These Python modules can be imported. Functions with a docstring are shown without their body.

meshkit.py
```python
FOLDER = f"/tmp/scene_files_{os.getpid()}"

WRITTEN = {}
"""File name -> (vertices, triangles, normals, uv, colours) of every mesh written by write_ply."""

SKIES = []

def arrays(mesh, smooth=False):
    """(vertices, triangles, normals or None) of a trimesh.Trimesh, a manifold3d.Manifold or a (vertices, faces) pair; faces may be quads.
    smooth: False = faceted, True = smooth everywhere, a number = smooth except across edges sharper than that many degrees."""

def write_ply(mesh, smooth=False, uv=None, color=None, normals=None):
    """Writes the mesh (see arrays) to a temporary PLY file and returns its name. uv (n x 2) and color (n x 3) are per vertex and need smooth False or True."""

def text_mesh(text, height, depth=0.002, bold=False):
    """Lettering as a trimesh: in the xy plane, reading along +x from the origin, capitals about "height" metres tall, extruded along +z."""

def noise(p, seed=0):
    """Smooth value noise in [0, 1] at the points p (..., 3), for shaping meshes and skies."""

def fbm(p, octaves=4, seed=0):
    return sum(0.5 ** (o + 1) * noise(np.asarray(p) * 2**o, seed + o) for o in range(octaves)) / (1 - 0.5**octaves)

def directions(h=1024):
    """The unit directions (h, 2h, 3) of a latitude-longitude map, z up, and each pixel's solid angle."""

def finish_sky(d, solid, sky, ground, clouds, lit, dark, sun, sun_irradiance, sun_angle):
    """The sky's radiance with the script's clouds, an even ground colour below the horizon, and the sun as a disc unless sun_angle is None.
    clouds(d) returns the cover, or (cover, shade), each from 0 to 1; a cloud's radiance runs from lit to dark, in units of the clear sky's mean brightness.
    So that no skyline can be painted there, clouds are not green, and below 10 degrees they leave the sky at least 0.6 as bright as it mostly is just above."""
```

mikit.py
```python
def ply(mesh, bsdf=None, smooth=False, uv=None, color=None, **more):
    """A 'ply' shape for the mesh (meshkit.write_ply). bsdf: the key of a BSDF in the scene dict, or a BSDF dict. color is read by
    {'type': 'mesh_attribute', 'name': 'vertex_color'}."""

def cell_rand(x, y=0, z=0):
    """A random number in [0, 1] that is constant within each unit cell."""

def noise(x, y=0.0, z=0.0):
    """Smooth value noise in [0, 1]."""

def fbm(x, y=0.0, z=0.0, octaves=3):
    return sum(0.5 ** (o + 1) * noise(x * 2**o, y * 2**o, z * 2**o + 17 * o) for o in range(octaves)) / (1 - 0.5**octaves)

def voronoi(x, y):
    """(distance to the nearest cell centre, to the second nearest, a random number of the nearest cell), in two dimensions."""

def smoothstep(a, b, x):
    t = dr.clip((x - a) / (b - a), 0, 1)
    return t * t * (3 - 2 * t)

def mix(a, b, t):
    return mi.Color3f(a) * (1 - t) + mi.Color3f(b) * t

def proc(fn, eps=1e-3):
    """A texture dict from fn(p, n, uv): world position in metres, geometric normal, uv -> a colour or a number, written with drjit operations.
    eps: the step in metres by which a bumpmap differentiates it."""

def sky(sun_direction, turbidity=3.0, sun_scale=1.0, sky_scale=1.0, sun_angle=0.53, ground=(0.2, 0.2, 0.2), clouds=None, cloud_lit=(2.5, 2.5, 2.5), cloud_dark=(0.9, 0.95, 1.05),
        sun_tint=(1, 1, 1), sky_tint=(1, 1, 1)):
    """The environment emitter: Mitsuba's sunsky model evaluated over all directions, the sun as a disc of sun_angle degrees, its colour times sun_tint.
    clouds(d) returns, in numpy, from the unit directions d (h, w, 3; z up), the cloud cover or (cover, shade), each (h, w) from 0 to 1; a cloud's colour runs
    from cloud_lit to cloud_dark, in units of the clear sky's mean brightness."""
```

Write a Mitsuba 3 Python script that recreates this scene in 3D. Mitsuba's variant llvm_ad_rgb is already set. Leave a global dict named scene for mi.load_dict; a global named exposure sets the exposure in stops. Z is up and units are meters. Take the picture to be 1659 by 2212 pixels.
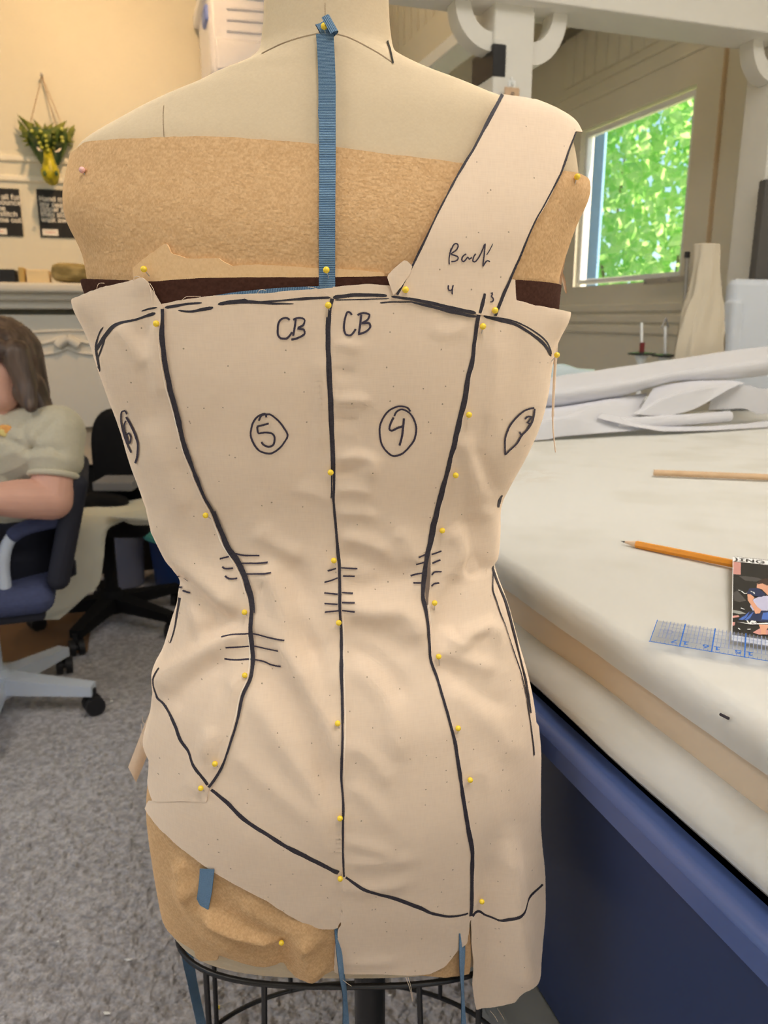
import math, random
import numpy as np, trimesh, manifold3d as m3
import drjit as dr
import mitsuba as mi, mikit, meshkit
from mikit import proc, ply, noise, fbm, voronoi, cell_rand, smoothstep, mix
from scipy.interpolate import LinearNDInterpolator, NearestNDInterpolator, PchipInterpolator
from scipy.spatial import Delaunay
from shapely.geometry import Polygon, LineString, Point, box as sbox
import shapely, shapely.affinity
T = mi.ScalarTransform4f
rng = np.random.default_rng(7)
random.seed(7)

# ---------------------------------------------------------------- camera, sky, lights
W_, H_, F_ = 1659, 2212, 1670.0
CAM = np.array([0.0, 0.0, 1.2]); YAW, PITCH = math.radians(18), math.radians(14)
FH = np.array([math.sin(YAW), math.cos(YAW), 0]); RT = np.array([math.cos(YAW), -math.sin(YAW), 0]); UZ = np.array([0, 0, 1.0])
FWD = FH * math.cos(PITCH) - UZ * math.sin(PITCH); UPV = FH * math.sin(PITCH) + UZ * math.cos(PITCH)
exposure = 1.68
scene, labels = {'type': 'scene'}, {}
scene['camera'] = {'type': 'thinlens', 'fov': math.degrees(2 * math.atan(W_ / 2 / F_)), 'fov_axis': 'x', 'near_clip': 0.02, 'far_clip': 200,
                   'aperture_radius': 0.0011, 'focus_distance': 0.57,
                   'to_world': T().look_at(origin=CAM.tolist(), target=(CAM + FWD).tolist(), up=[0, 0, 1])}
scene['sky'] = mikit.sky([0.12, -0.75, 0.65], turbidity=3.5, sun_scale=4.0, sky_scale=2.4, ground=(0.25, 0.27, 0.22))
LAMP_CEIL, LAMP_WARM = (3.0, 2.82, 2.64), (285, 176, 84)       # opal panels, warm spots on the back wall

def sg(x): return np.where(np.abs(x) < 1e-9, 0, np.sign(x))
def rays(p):
    p = np.asarray(p, float).reshape(-1, 2)
    return FWD + RT * ((p[:, :1] - W_ / 2) / F_) - UPV * ((p[:, 1:] - H_ / 2) / F_)
def project(X):
    d = np.asarray(X, float) - CAM
    k = d @ FWD
    return np.stack([W_ / 2 + F_ * (d @ RT) / k, H_ / 2 - F_ * (d @ UPV) / k], -1)
def on_z(x, y, z):
    r = rays([x, y])[0]; return CAM + r * ((z - CAM[2]) / r[2])
def on_y(x, y, Y):
    r = rays([x, y])[0]; return CAM + r * (Y / r[1])
def on_x(x, y, X):
    r = rays([x, y])[0]; return CAM + r * (X / r[0])
def at_d(x, y, d):                       # at horizontal distance d along the camera's heading
    r = rays([x, y])[0]; return CAM + r * (d / (r @ FH))

# ---------------------------------------------------------------- helpers
def unused(key):
    if key not in scene and not any(k.startswith(key + '__') for k in scene) and key not in labels: return key
    i = 1
    while True:
        k = f'{key}_{i:03d}'
        if k not in scene and not any(q.startswith(k + '__') for q in scene) and k not in labels: return k
        i += 1
def tag(key, label=None, cat=None, group=None, kind=None):
    d = labels.setdefault(key, {})
    if label: d['label'] = label
    if cat: d['category'] = cat
    if group: d['group'] = group
    if kind: d['kind'] = kind
    return key
def thing(name, label, cat, group=None, kind=None):
    return tag(unused(name), label, cat, group, kind)
def obj(name, mesh, mat, parent=None, smooth=35, **kw):
    key = unused((parent + '__' if parent else '') + name)
    scene[key] = mesh if isinstance(mesh, dict) else ply(mesh, mat, smooth, **kw)
    return key
def single(name, mesh, mat, label, cat, group=None, smooth=35, kind=None, **kw):
    k = unused(name); scene[k] = ply(mesh, mat, smooth, **kw); return tag(k, label, cat, group, kind)
def struct(name, mesh, mat, parent=None, smooth=False):
    k = unused((parent + '__' if parent else '') + name); scene[k] = ply(mesh, mat, smooth)
    if not parent: tag(k, kind='structure')
    return k
def cat_(*ms): return trimesh.util.concatenate(list(ms))
def man(m):                                   # Manifold -> Trimesh
    q = m.to_mesh(); return trimesh.Trimesh(q.vert_properties[:, :3].copy(), q.tri_verts.copy(), process=False)
def rbox(lo, hi, r=0.004, seg=8):             # box with rounded edges
    lo, hi = np.minimum(lo, hi), np.maximum(lo, hi)
    r = min(r, (hi - lo).min() * 0.49)
    s = m3.Manifold.sphere(r, seg)
    pts = [s.translate([x, y, z]) for x in (lo[0] + r, hi[0] - r) for y in (lo[1] + r, hi[1] - r) for z in (lo[2] + r, hi[2] - r)]
    return man(m3.Manifold.batch_hull(pts))
def cbox(c, size, r=0.004, rot=0.0, tilt=None):
    m = rbox(-np.array(size) / 2, np.array(size) / 2, r)
    if tilt is not None: m.apply_transform(trimesh.transformations.rotation_matrix(tilt[0], tilt[1]))
    if rot: m.apply_transform(trimesh.transformations.rotation_matrix(rot, [0, 0, 1]))
    m.apply_translation(c); return m
def bx(lo, hi):
    lo, hi = np.minimum(lo, hi), np.maximum(lo, hi)
    return trimesh.creation.box(bounds=[lo, hi])
def smoothcurve(P, n=8):
    P = np.asarray(P, float)
    if len(P) < 3: return np.linspace(P[0], P[-1], n)
    t = np.r_[0, np.cumsum(np.linalg.norm(np.diff(P, axis=0), axis=1) ** 0.5 + 1e-9)]
    q = np.linspace(0, t[-1], n * (len(P) - 1) + 1)
    return np.stack([PchipInterpolator(t, P[:, k])(q) for k in range(P.shape[1])], -1)
def tube(P, r, sides=8, caps=True):
    P = np.asarray(P, float); n = len(P); r = np.broadcast_to(np.asarray(r, float), (n,))
    t = np.gradient(P, axis=0); t /= np.linalg.norm(t, axis=1, keepdims=True) + 1e-12
    a = np.cross(t[0], [0, 0, 1.0] if abs(t[0][2]) < 0.9 else [1.0, 0, 0]); A = []
    for i in range(n):
        a = a - t[i] * (a @ t[i]); a /= np.linalg.norm(a) + 1e-12; A.append(a)
    A = np.array(A); B = np.cross(t, A); g = np.arange(sides) * 2 * np.pi / sides
    V = P[:, None] + r[:, None, None] * (np.cos(g)[None, :, None] * A[:, None] + np.sin(g)[None, :, None] * B[:, None])
    V = V.reshape(-1, 3); Fc = []
    for i in range(n - 1):
        for j in range(sides):
            k = (j + 1) % sides
            Fc += [[i * sides + j, i * sides + k, (i + 1) * sides + k], [i * sides + j, (i + 1) * sides + k, (i + 1) * sides + j]]
    if caps:
        V = np.vstack([V, P[0], P[-1]])
        for j in range(sides):
            k = (j + 1) % sides
            Fc += [[n * sides, k, j], [n * sides + 1, (n - 1) * sides + j, (n - 1) * sides + k]]
    return trimesh.Trimesh(V, Fc, process=False)
def lathe(prof, seg=32, c=(0, 0, 0)):
    m = trimesh.creation.revolve(np.asarray(prof, float), sections=seg); m.apply_translation(c); return m
def bar(p, q, w, h, r=0.003, up=(0, 0, 1)):    # rectangular bar from p to q
    p, q = np.asarray(p, float), np.asarray(q, float); L = np.linalg.norm(q - p); x = (q - p) / L
    u = np.asarray(up, float); u = u - x * (u @ x); u /= np.linalg.norm(u); s = np.cross(u, x)
    m = rbox([0, -w / 2, -h / 2], [L, w / 2, h / 2], r)
    M = np.eye(4); M[:3, 0], M[:3, 1], M[:3, 2], M[:3, 3] = x, s, u, p
    m.apply_transform(M); return m
def extr(poly, h, M=None):                     # shapely polygon extruded along z by h, then M
    m = trimesh.creation.extrude_polygon(poly, h, engine='earcut')
    if M is not None: m.apply_transform(M)
    return m
def frame(o, x, y):
    x, y = np.asarray(x, float), np.asarray(y, float); x = x / np.linalg.norm(x); y = y - x * (x @ y); y /= np.linalg.norm(y)
    M = np.eye(4); M[:3, 0], M[:3, 1], M[:3, 2], M[:3, 3] = x, y, np.cross(x, y), o; return M
def blob(parts, edge=0.012, it=12, cut=None):  # hulls of sphere chains -> one smooth surface
    S = {}
    ms = []
    for chain in parts:
        for (p, r), (q, s) in zip(chain[:-1], chain[1:]):
            ms.append(m3.Manifold.batch_hull([m3.Manifold.sphere(r, 20).translate(list(map(float, p))), m3.Manifold.sphere(s, 20).translate(list(map(float, q)))]))
    m = m3.Manifold.batch_boolean(ms, m3.OpType.Add).refine_to_length(edge)
    t = man(m); t.merge_vertices()
    trimesh.smoothing.filter_taubin(t, lamb=0.5, nu=0.52, iterations=it)
    return t
def ink(P, w, M, lift=0.0002):                 # flat printed stroke in the plane of frame M
    g = LineString(P).buffer(w / 2, resolution=4)
    return flat(g, M, lift)
def flat(g, M, lift=0.0002, depth=0.00008):
    out = []
    for q in getattr(g, 'geoms', [g]):
        if q.is_empty or q.area < 1e-10: continue
        m = trimesh.creation.extrude_polygon(q, depth, engine='earcut'); m.apply_translation([0, 0, lift]); m.apply_transform(M); out.append(m)
    return cat_(*out)
def text_on(txt, h, M, lift=0.0003, bold=False, depth=0.0001):
    m = meshkit.text_mesh(txt, h, depth=depth, bold=bold); m.apply_translation([0, 0, lift]); m.apply_transform(M); return m

# ---------------------------------------------------------------- materials
def mat(name, col, rough=0.7, **kw):
    col = proc(col) if callable(col) else {'type': 'rgb', 'value': list(col)}
    spec = kw.pop('specular', 0.3)
    scene[name] = {'type': 'twosided', 'b': {'type': 'principled', 'base_color': col, 'roughness': rough, 'specular': spec, **kw}}
    return name
def bumped(name, fn, scale, eps=5e-4):
    b = scene[name]['b']
    scene[name] = {'type': 'twosided', 'b': {'type': 'bumpmap', 'arbitrary': proc(fn, eps), 'scale': scale, 'inner': b}}
    return name
def srgb(*c):
    c = np.array(c, float) / 255; return np.where(c < 0.04045, c / 12.92, ((c + 0.055) / 1.055) ** 2.4).tolist()

def muslin_col(base, dark):
    def fn(p, n, uv):
        u = p.x * RT[0] + p.y * RT[1]
        th = noise(u * 1400, 3.0, p.z * 160) * 0.5 + noise(u * 160, 7.0, p.z * 1400) * 0.5
        bl = fbm(u * 14, p.y * 14, p.z * 14)
        d, _, w = voronoi(u * 75 + p.y * 20, p.z * 75)
        fleck = dr.select((w > 0.80) & (d < 0.035 + 0.05 * (w - 0.8)), 1.0, 0.0)
        c = mix(base, dark, smoothstep(0.1, 1.0, th * 0.40 + bl * 0.45))
        return mix(c, (0.25, 0.18, 0.12), fleck * 0.75)
    return fn
mat('mat_muslin', muslin_col((0.785, 0.632, 0.492), (0.695, 0.548, 0.418)), 0.9, sheen=0.25, specular=0.12)
mat('mat_linen', lambda p, n, uv: mix((0.60, 0.495, 0.35), (0.53, 0.425, 0.29), fbm(p.x * 700, p.y * 700, p.z * 700) * 0.7 + 0.3 * fbm(p.x * 9, p.y * 9, p.z * 9)), 0.9, sheen=0.35, specular=0.12)
mat('mat_felt', lambda p, n, uv: mix((0.53, 0.325, 0.16), (0.65, 0.43, 0.235), smoothstep(0.25, 0.8, fbm(p.x * 800, p.y * 800, p.z * 500) * 0.75 + fbm(p.x * 200, p.y * 200, p.z * 200) * 0.25)), 0.95, sheen=0.4, specular=0.1)
mat('mat_felt_light', lambda p, n, uv: mix((0.66, 0.43, 0.22), (0.78, 0.54, 0.31), fbm(p.x * 700, p.y * 700, p.z * 500)), 0.95, sheen=0.4, specular=0.1)
mat('mat_raw_edge', (0.88, 0.79, 0.67), 0.9)
bumped('mat_felt', lambda p, n, uv: fbm(p.x * 700, p.y * 700, p.z * 700), 0.0007)
mat('mat_brown_felt', lambda p, n, uv: mix((0.040, 0.016, 0.011), (0.075, 0.032, 0.022), fbm(p.x * 500, p.y * 500, p.z * 500)), 0.95, specular=0.1, sheen=0.2)
mat('mat_ribbon', lambda p, n, uv: mix((0.055, 0.13, 0.25), (0.22, 0.35, 0.50), smoothstep(0.2, 0.8, 0.5 + 0.5 * dr.sin(uv.y * 2 * math.pi))), 0.55, specular=0.3)
bumped('mat_ribbon', lambda p, n, uv: dr.sin(uv.y * 2 * math.pi), 0.0003, 1e-4)
mat('mat_ink', lambda p, n, uv: mix((0.016, 0.013, 0.020), (0.055, 0.048, 0.060), fbm(p.x * 900, p.y * 900, p.z * 900)), 0.55)
mat('mat_ink_thin', (0.045, 0.035, 0.055), 0.6)
mat('mat_ink_smudge', (0.20, 0.15, 0.12), 0.8)
mat('mat_pin_yellow', (0.86, 0.62, 0.03), 0.18, specular=0.6, clearcoat=0.6)
mat('mat_pin_pink', (0.78, 0.45, 0.42), 0.15, specular=0.6, clearcoat=0.8)
mat('mat_steel', (0.62, 0.62, 0.63), 0.28, metallic=1.0)
mat('mat_black_wire', (0.012, 0.012, 0.013), 0.35, specular=0.5)
# ---------------------------------------------------------------- room
XR, XL, YB, YF, ZC = 2.05, -3.0, 4.0, -2.6, 3.0
mat('mat_wall', lambda p, n, uv: mix((0.70, 0.67, 0.585), (0.66, 0.63, 0.545), fbm(p.x * 3, p.y * 3, p.z * 3)), 0.75)
mat('mat_trim', (0.80, 0.77, 0.69), 0.5)
mat('mat_carpet', lambda p, n, uv: mix((0.31, 0.295, 0.305), (0.53, 0.515, 0.54), smoothstep(0.25, 0.8, fbm(p.x * 90, p.y * 90, 0.0) * 0.6 + fbm(p.x * 320, p.y * 320, 3.0) * 0.3 + 0.12 * fbm(p.x * 5, p.y * 5, 9.0))), 1.0, specular=0.05)
bumped('mat_carpet', lambda p, n, uv: fbm(p.x * 60, p.y * 60, 0.0, 4), 0.034, 2e-3)
struct('floor', bx([XL, YF, -.05], [XR + .15, YB + .15, 0]), 'mat_carpet')
struct('ceiling', bx([XL - .15, YF - .15, ZC], [XR + .15, YB + .15, ZC + .1]), 'mat_trim')
def wall_hole(axis, c0, c1, u0, u1, z1, hole):             # wall slab with one rectangular opening
    a0, a1, b0, b1 = hole; out = []
    for lo, hi, zl, zh in ((u0, a0, 0, z1), (a1, u1, 0, z1), (a0, a1, 0, b0), (a0, a1, b1, z1)):
        if hi - lo > 1e-6 and zh - zl > 1e-6:
            out.append(bx([c0, lo, zl], [c1, hi, zh]) if axis == 0 else bx([lo, c0, zl], [hi, c1, zh]))
    return cat_(*out)
struct('wall_back', bx([XL - .15, YB, 0], [XR + .15, YB + .15, ZC]), 'mat_wall')
WY0, WY1, WZ0, WZ1 = 2.61, 3.33, 1.348, 1.995
pw = [on_x(1465, 605, XR), on_x(1500, 200, XR), on_x(1265, 275, XR), on_x(1235, 610, XR)]
WY0, WY1 = (pw[0][1] + pw[1][1]) / 2, (pw[2][1] + pw[3][1]) / 2; WZ0, WZ1 = (pw[0][2] + pw[3][2]) / 2, (pw[1][2] + pw[2][2]) / 2
struct('wall_right', wall_hole(0, XR, XR + .07, YF, YB, ZC, (WY0 - .01, WY1 + .01, WZ0 - .01, WZ1 + .01)), 'mat_wall')
struct('wall_left', wall_hole(0, XL - .15, XL, YF, YB, ZC, (-.9, 2.3, .75, 2.45)), 'mat_wall')
struct('wall_front', wall_hole(1, YF - .15, YF, XL, XR, ZC, (-1.0, 0.5, .85, 2.1)), 'mat_wall')
scene['mat_pane'] = {'type': 'thindielectric'}
def window(name, axis, c, u0, u1, z0, z1, th=.030, fw=.03):
    P = (lambda a, u, z: [a, u, z]) if axis == 0 else (lambda a, u, z: [u, a, z])
    k = unused(name); tag(k, kind='structure')
    for lo, hi, zl, zh in ((u0, u0 + fw, z0, z1), (u1 - fw, u1, z0, z1), (u0, u1, z0, z0 + fw), (u0, u1, z1 - fw, z1)):
        obj('window_frame', rbox(P(c - th / 2, lo, zl), P(c + th / 2, hi, zh), .004), 'mat_sash', k)
    obj('pane', bx(P(c - .001, u0 + fw, z0 + fw), P(c + .001, u1 - fw, z1 - fw)) if False else trimesh.Trimesh([P(c, u0 + fw, z0 + fw), P(c, u1 - fw, z0 + fw), P(c, u1 - fw, z1 - fw), P(c, u0 + fw, z1 - fw)], [[0, 1, 2], [0, 2, 3]], process=False), 'mat_pane', k, smooth=False)
    return k
mat('mat_sash', (0.80, 0.83, 0.86), 0.4)
w1 = window('window_1', 0, XR + .03, WY0, WY1, WZ0, WZ1, fw=.022)
for lo, hi, zl, zh in ((-.9, .7, .75, 2.45), (.7, 2.3, .75, 2.45)): window('window_2', 0, XL - .06, lo, hi, zl, zh, .06, .05)
window('window_4', 1, YF - .06, -1.0, .5, .85, 2.1, .06, .05)
# casing and boards of the right wall
for e in (.13, .19): struct('trim_1', rbox([XR - .008, WY0 - .1, WZ1 + e - .012], [XR + .002, YB, WZ1 + e], .003), 'mat_wall')
for k in range(3): struct('trim_2', rbox([XR - .012, 2.32, WZ0 - .13 - .045 * k], [XR + .002, YB, WZ0 - .095 - .045 * k], .006), 'mat_wall')
for k in range(12):
    y = 2.5 + .088 * k
    if y < YB - .05: obj('board', rbox([XR - .010, y + .004, WZ1 + .22], [XR + .002, y + .084, 2.62], .003), 'mat_wall', 'wall_right')
mat('mat_seam_tan', (0.55, 0.42, 0.28), 0.8)
struct('trim_3', rbox([XR - .012, on_x(1545, 400, XR)[1] - .006, .9], [XR + .002, on_x(1545, 400, XR)[1] + .006, 2.5], .002), 'mat_seam_tan')
struct('trim_4', rbox([XR - .07, 2.09, .0], [XR + .002, 2.235, 2.6], .006), 'mat_trim')
mat('mat_dark_trim', (0.20, 0.185, 0.15), 0.6)
struct('trim_6', rbox([XR - .05, 2.33, 2.452], [XR + .002, YB, 2.476], .004), 'mat_dark_trim')
# partition above: header beam and upright boards
XP, YP = 1.25, 2.62
struct('trim_7', rbox([XP, YP, 2.232], [XP + .09, YB, 2.365], .004), 'mat_wall')
struct('trim_8', rbox([XP - .010, YP, 2.185], [XP + .10, YB, 2.236], .006), 'mat_sash')
up = struct('wall_upper', bx([XP + .03, YP, 2.365], [XP + .09, YB, ZC]), 'mat_wall')
for k in range(16): obj('board', rbox([XP + .004, YP + .004 + .088 * k, 2.365], [XP + .031, YP + .070 + .088 * k, ZC], .006), 'mat_wall', up)

# pergola: posts, beam, curved brackets
mat('mat_post', (0.68, 0.665, 0.63), 0.55)
pg = thing('pergola_frame', 'white painted indoor pergola of square posts, a top beam and curved brackets', 'pergola')
P1 = on_y(1067, 100, 2.02); px1 = P1[0]; pwid = .115
obj('post', rbox([px1, 2.02, 0], [px1 + pwid, 2.02 + .12, 2.5], .005), 'mat_post', pg)
px2 = 1.86
obj('post', rbox([px2, 2.02, 0], [px2 + pwid, 2.02 + .12, 2.5], .005), 'mat_post', pg)
zb = on_y(1400, 47, 1.98)[2] + .012
obj('beam', rbox([px1 - 1.2, 1.98, zb], [XR, 2.12, zb + .24], .006), 'mat_post', pg)
def bracket(xp, sgn, z0, rh, rv, wd=.42, y0=2.03, dp=.055):       # quarter ring from the post out to the beam
    t = np.linspace(0, math.pi / 2, 20)
    outer = np.stack([rh * np.sin(t), -rv * np.cos(t)], -1); inner = outer * (1 - wd)
    g_ = Polygon(np.vstack([outer, inner[::-1]])); m = trimesh.creation.extrude_polygon(g_, dp, engine='earcut'); V = m.vertices
    m.vertices = np.stack([xp + sgn * V[:, 0], y0 + V[:, 2], z0 + V[:, 1]], -1); m.fix_normals(); return m
obj('bracket', bracket(px1 + pwid, 1, zb, .100, .130), 'mat_post', pg); obj('bracket', bracket(px1, -1, zb, .105, .108), 'mat_post', pg)
obj('bracket', bracket(px2, -1, zb, .085, .105), 'mat_post', pg)
zt0, zt1 = on_y(1050, 157, 2.02)[2], on_y(1050, 96, 2.02)[2]
mat('mat_black_tape', (0.014, 0.014, 0.016), 0.45)
tp = rbox([px1 - .003, 2.0165, zt0 - .006], [px1 + .034, 2.15, zt1 + .004], .002)
single('black_tape', tp, 'mat_black_tape', 'black tape wrapped round the corner of the white post', 'tape')
mat('mat_wood_tag', lambda p, n, uv: mix((0.62, 0.44, 0.30), (0.52, 0.35, 0.22), fbm(p.x * 60, p.z * 12)), 0.6)
hk = on_y(1103, 185, 2.02)
t = thing('hook', 'small white hook stuck on the white post above the wooden tag', 'hook')
mat('mat_white_plastic', (0.82, 0.84, 0.86), 0.35)
obj('plate', rbox(hk + [-.009, -.006, -.008], hk + [.012, 0.0005, .012], .002), 'mat_white_plastic', t)
obj('prong', tube(smoothcurve([hk + [0, -.004, .018], hk + [0, -.010, .004], hk + [0, -.016, -.002], hk + [0, -.018, .006]], 6), .0028, 8), 'mat_white_plastic', t, smooth=True)
tg = on_y(1105, 207, 2.0)
t = thing('wooden_tag', 'small wooden tag with a dark mark hanging on the white post', 'tag')
obj('board', rbox([tg[0] - .020, 1.998, tg[2] - .05], [tg[0] + .022, 2.004, tg[2] + .020], .002), 'mat_wood_tag', t)
mk = frame([tg[0], 1.998, tg[2]], [1, 0, 0], [0, 0, 1])
obj('mark', cat_(*[ink(np.array(P) * .001, .0025, mk) for P in ([(0, 8), (-3, 0), (2, -8), (6, -2), (1, 2)], [(3, 8), (6, 4)])]), 'mat_ink', t)

# ---------------------------------------------------------------- outside the window: blue post, leafy shrub
mat('mat_blue_paint', (0.16, 0.32, 0.55), 0.6)
mat('mat_ground', lambda p, n, uv: mix((0.20, 0.24, 0.10), (0.30, 0.28, 0.16), fbm(p.x * 5, p.y * 5, 0)), 0.9)
struct('ground', bx([-30, -30, -.25], [30, 30, -.15]), 'mat_ground')
b1 = on_x(1290, 590, XR + .14)
single('blue_board', rbox([XR + .135, b1[1], -.15], [XR + .15, b1[1] + 1.1, 2.9], .006), 'mat_blue_paint', 'blue painted board just outside the window, at its left', 'board')
scene['mat_leaf'] = {'type': 'principledthin', 'base_color': proc(lambda p, n, uv: mix((0.30, 0.70, 0.16), (0.75, 0.93, 0.50), cell_rand(p.x * 11, p.y * 11, p.z * 11))), 'roughness': 0.35, 'diff_trans': 0.9, 'spec_trans': 0.0}
mat('mat_bark', (0.20, 0.15, 0.10), 0.9)
sb = thing('leafy_shrub', 'bright green leafy shrub in sunlight filling the view through the window', 'shrub')
def leaf(L, w):
    u = np.array([[0, 0, 0], [.3, -.5, .05], [.3, .5, .05], [.65, -.42, .04], [.65, .42, .04], [1, 0, -.08], [.3, 0, -.02], [.65, 0, -.03]]) * [L, w, L]
    return u, np.array([[0, 1, 6], [0, 6, 2], [1, 3, 7], [1, 7, 6], [6, 7, 4], [6, 4, 2], [3, 5, 7], [7, 5, 4]])
LV, LF, n0 = [], [], 0
g = np.random.default_rng(3)
for k in range(11000):
    p = np.array([XR + g.uniform(1.0, 2.4), g.uniform(3.2, 7.0), g.uniform(.8, 4.2)])
    u, f = leaf(g.uniform(.06, .13), g.uniform(.045, .08))
    R = trimesh.transformations.euler_matrix(*g.uniform(-3.14, 3.14, 3))[:3, :3]
    LV.append(u @ R.T + p); LF.append(f + n0); n0 += len(u)
k = obj('leaf', trimesh.Trimesh(np.vstack(LV), np.vstack(LF), process=False), 'mat_leaf', sb, smooth=False); tag(k, kind='stuff')
for i in range(14):
    p = np.array([XR + g.uniform(1.4, 2.3), g.uniform(2.8, 6.6), -.15]); q = p + [g.uniform(-.4, .4), g.uniform(-.8, .8), g.uniform(3, 4.3)]
    obj('stem', tube(smoothcurve([p, (p + q) / 2 + g.uniform(-.15, .15, 3), q], 8), np.linspace(.018, .006, 17), 6), 'mat_bark', sb, smooth=True)

# ---------------------------------------------------------------- lamps (all above the frame)
mat('mat_fixture', (0.8, 0.8, 0.8), 0.5)
def panel_lamp(x, y, sx, sy, rad, lab):
    t = thing('ceiling_light', lab, 'ceiling light', 'ceiling light panels')
    obj('housing', rbox([x - sx / 2 - .02, y - sy / 2 - .02, ZC - .06], [x + sx / 2 + .02, y + sy / 2 + .02, ZC], .004), 'mat_fixture', t)
    v = [[x - sx / 2, y - sy / 2, ZC - .062], [x + sx / 2, y - sy / 2, ZC - .062], [x + sx / 2, y + sy / 2, ZC - .062], [x - sx / 2, y + sy / 2, ZC - .062]]
    obj('diffuser', trimesh.Trimesh(v, [[0, 2, 1], [0, 3, 2]], process=False), 'mat_fixture', t, smooth=False, emitter={'type': 'area', 'radiance': {'type': 'rgb', 'value': list(rad)}})
for x, y, w_ in ((.2, -.5, 'flat white ceiling light panel above and behind the camera'), (1.35, .1, 'flat white ceiling light panel over the table'), (-1.5, .6, 'flat white ceiling light panel over the left side of the room')): panel_lamp(x, y, .6, 1.2, LAMP_CEIL, w_)
def spot_lamp(x, y, z, aim, lab, r=.05, k=1.0):
    t = thing('spotlight', lab, 'spotlight', 'warm spotlights')
    p = np.array([x, y, z]); d = np.array(aim) - p; d /= np.linalg.norm(d); s = np.cross(d, UZ); s /= np.linalg.norm(s)
    M = frame(p, s, np.cross(d, s)); M[:3, 2] = d; M[:3, 1] = np.cross(d, s)
    c = trimesh.creation.revolve([(0, -.06), (.05, -.06), (.072, -.03), (.072, .07), (.066, .07), (.066, -.005), (0, -.005)], sections=32); c.apply_transform(M); obj('can', c, 'mat_fixture', t)
    obj('stem', tube([[x, y, ZC], p - d * .05], .008, 8), 'mat_fixture', t)
    q = np.linspace(0, 2 * math.pi, 25)[:-1]; V = np.vstack([[0, 0, 0], np.stack([r * np.cos(q), r * np.sin(q), 0 * q], -1)]); i = np.arange(24)
    m = trimesh.Trimesh(trimesh.transform_points(V, M), np.stack([0 * i, i + 1, (i + 1) % 24 + 1], 1), process=False)
    if (m.face_normals[0] @ d) < 0: m.invert()
    obj('lens', m, 'mat_fixture', t, smooth=False, emitter={'type': 'area', 'radiance': {'type': 'rgb', 'value': [k * c for c in LAMP_WARM]}})
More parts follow.
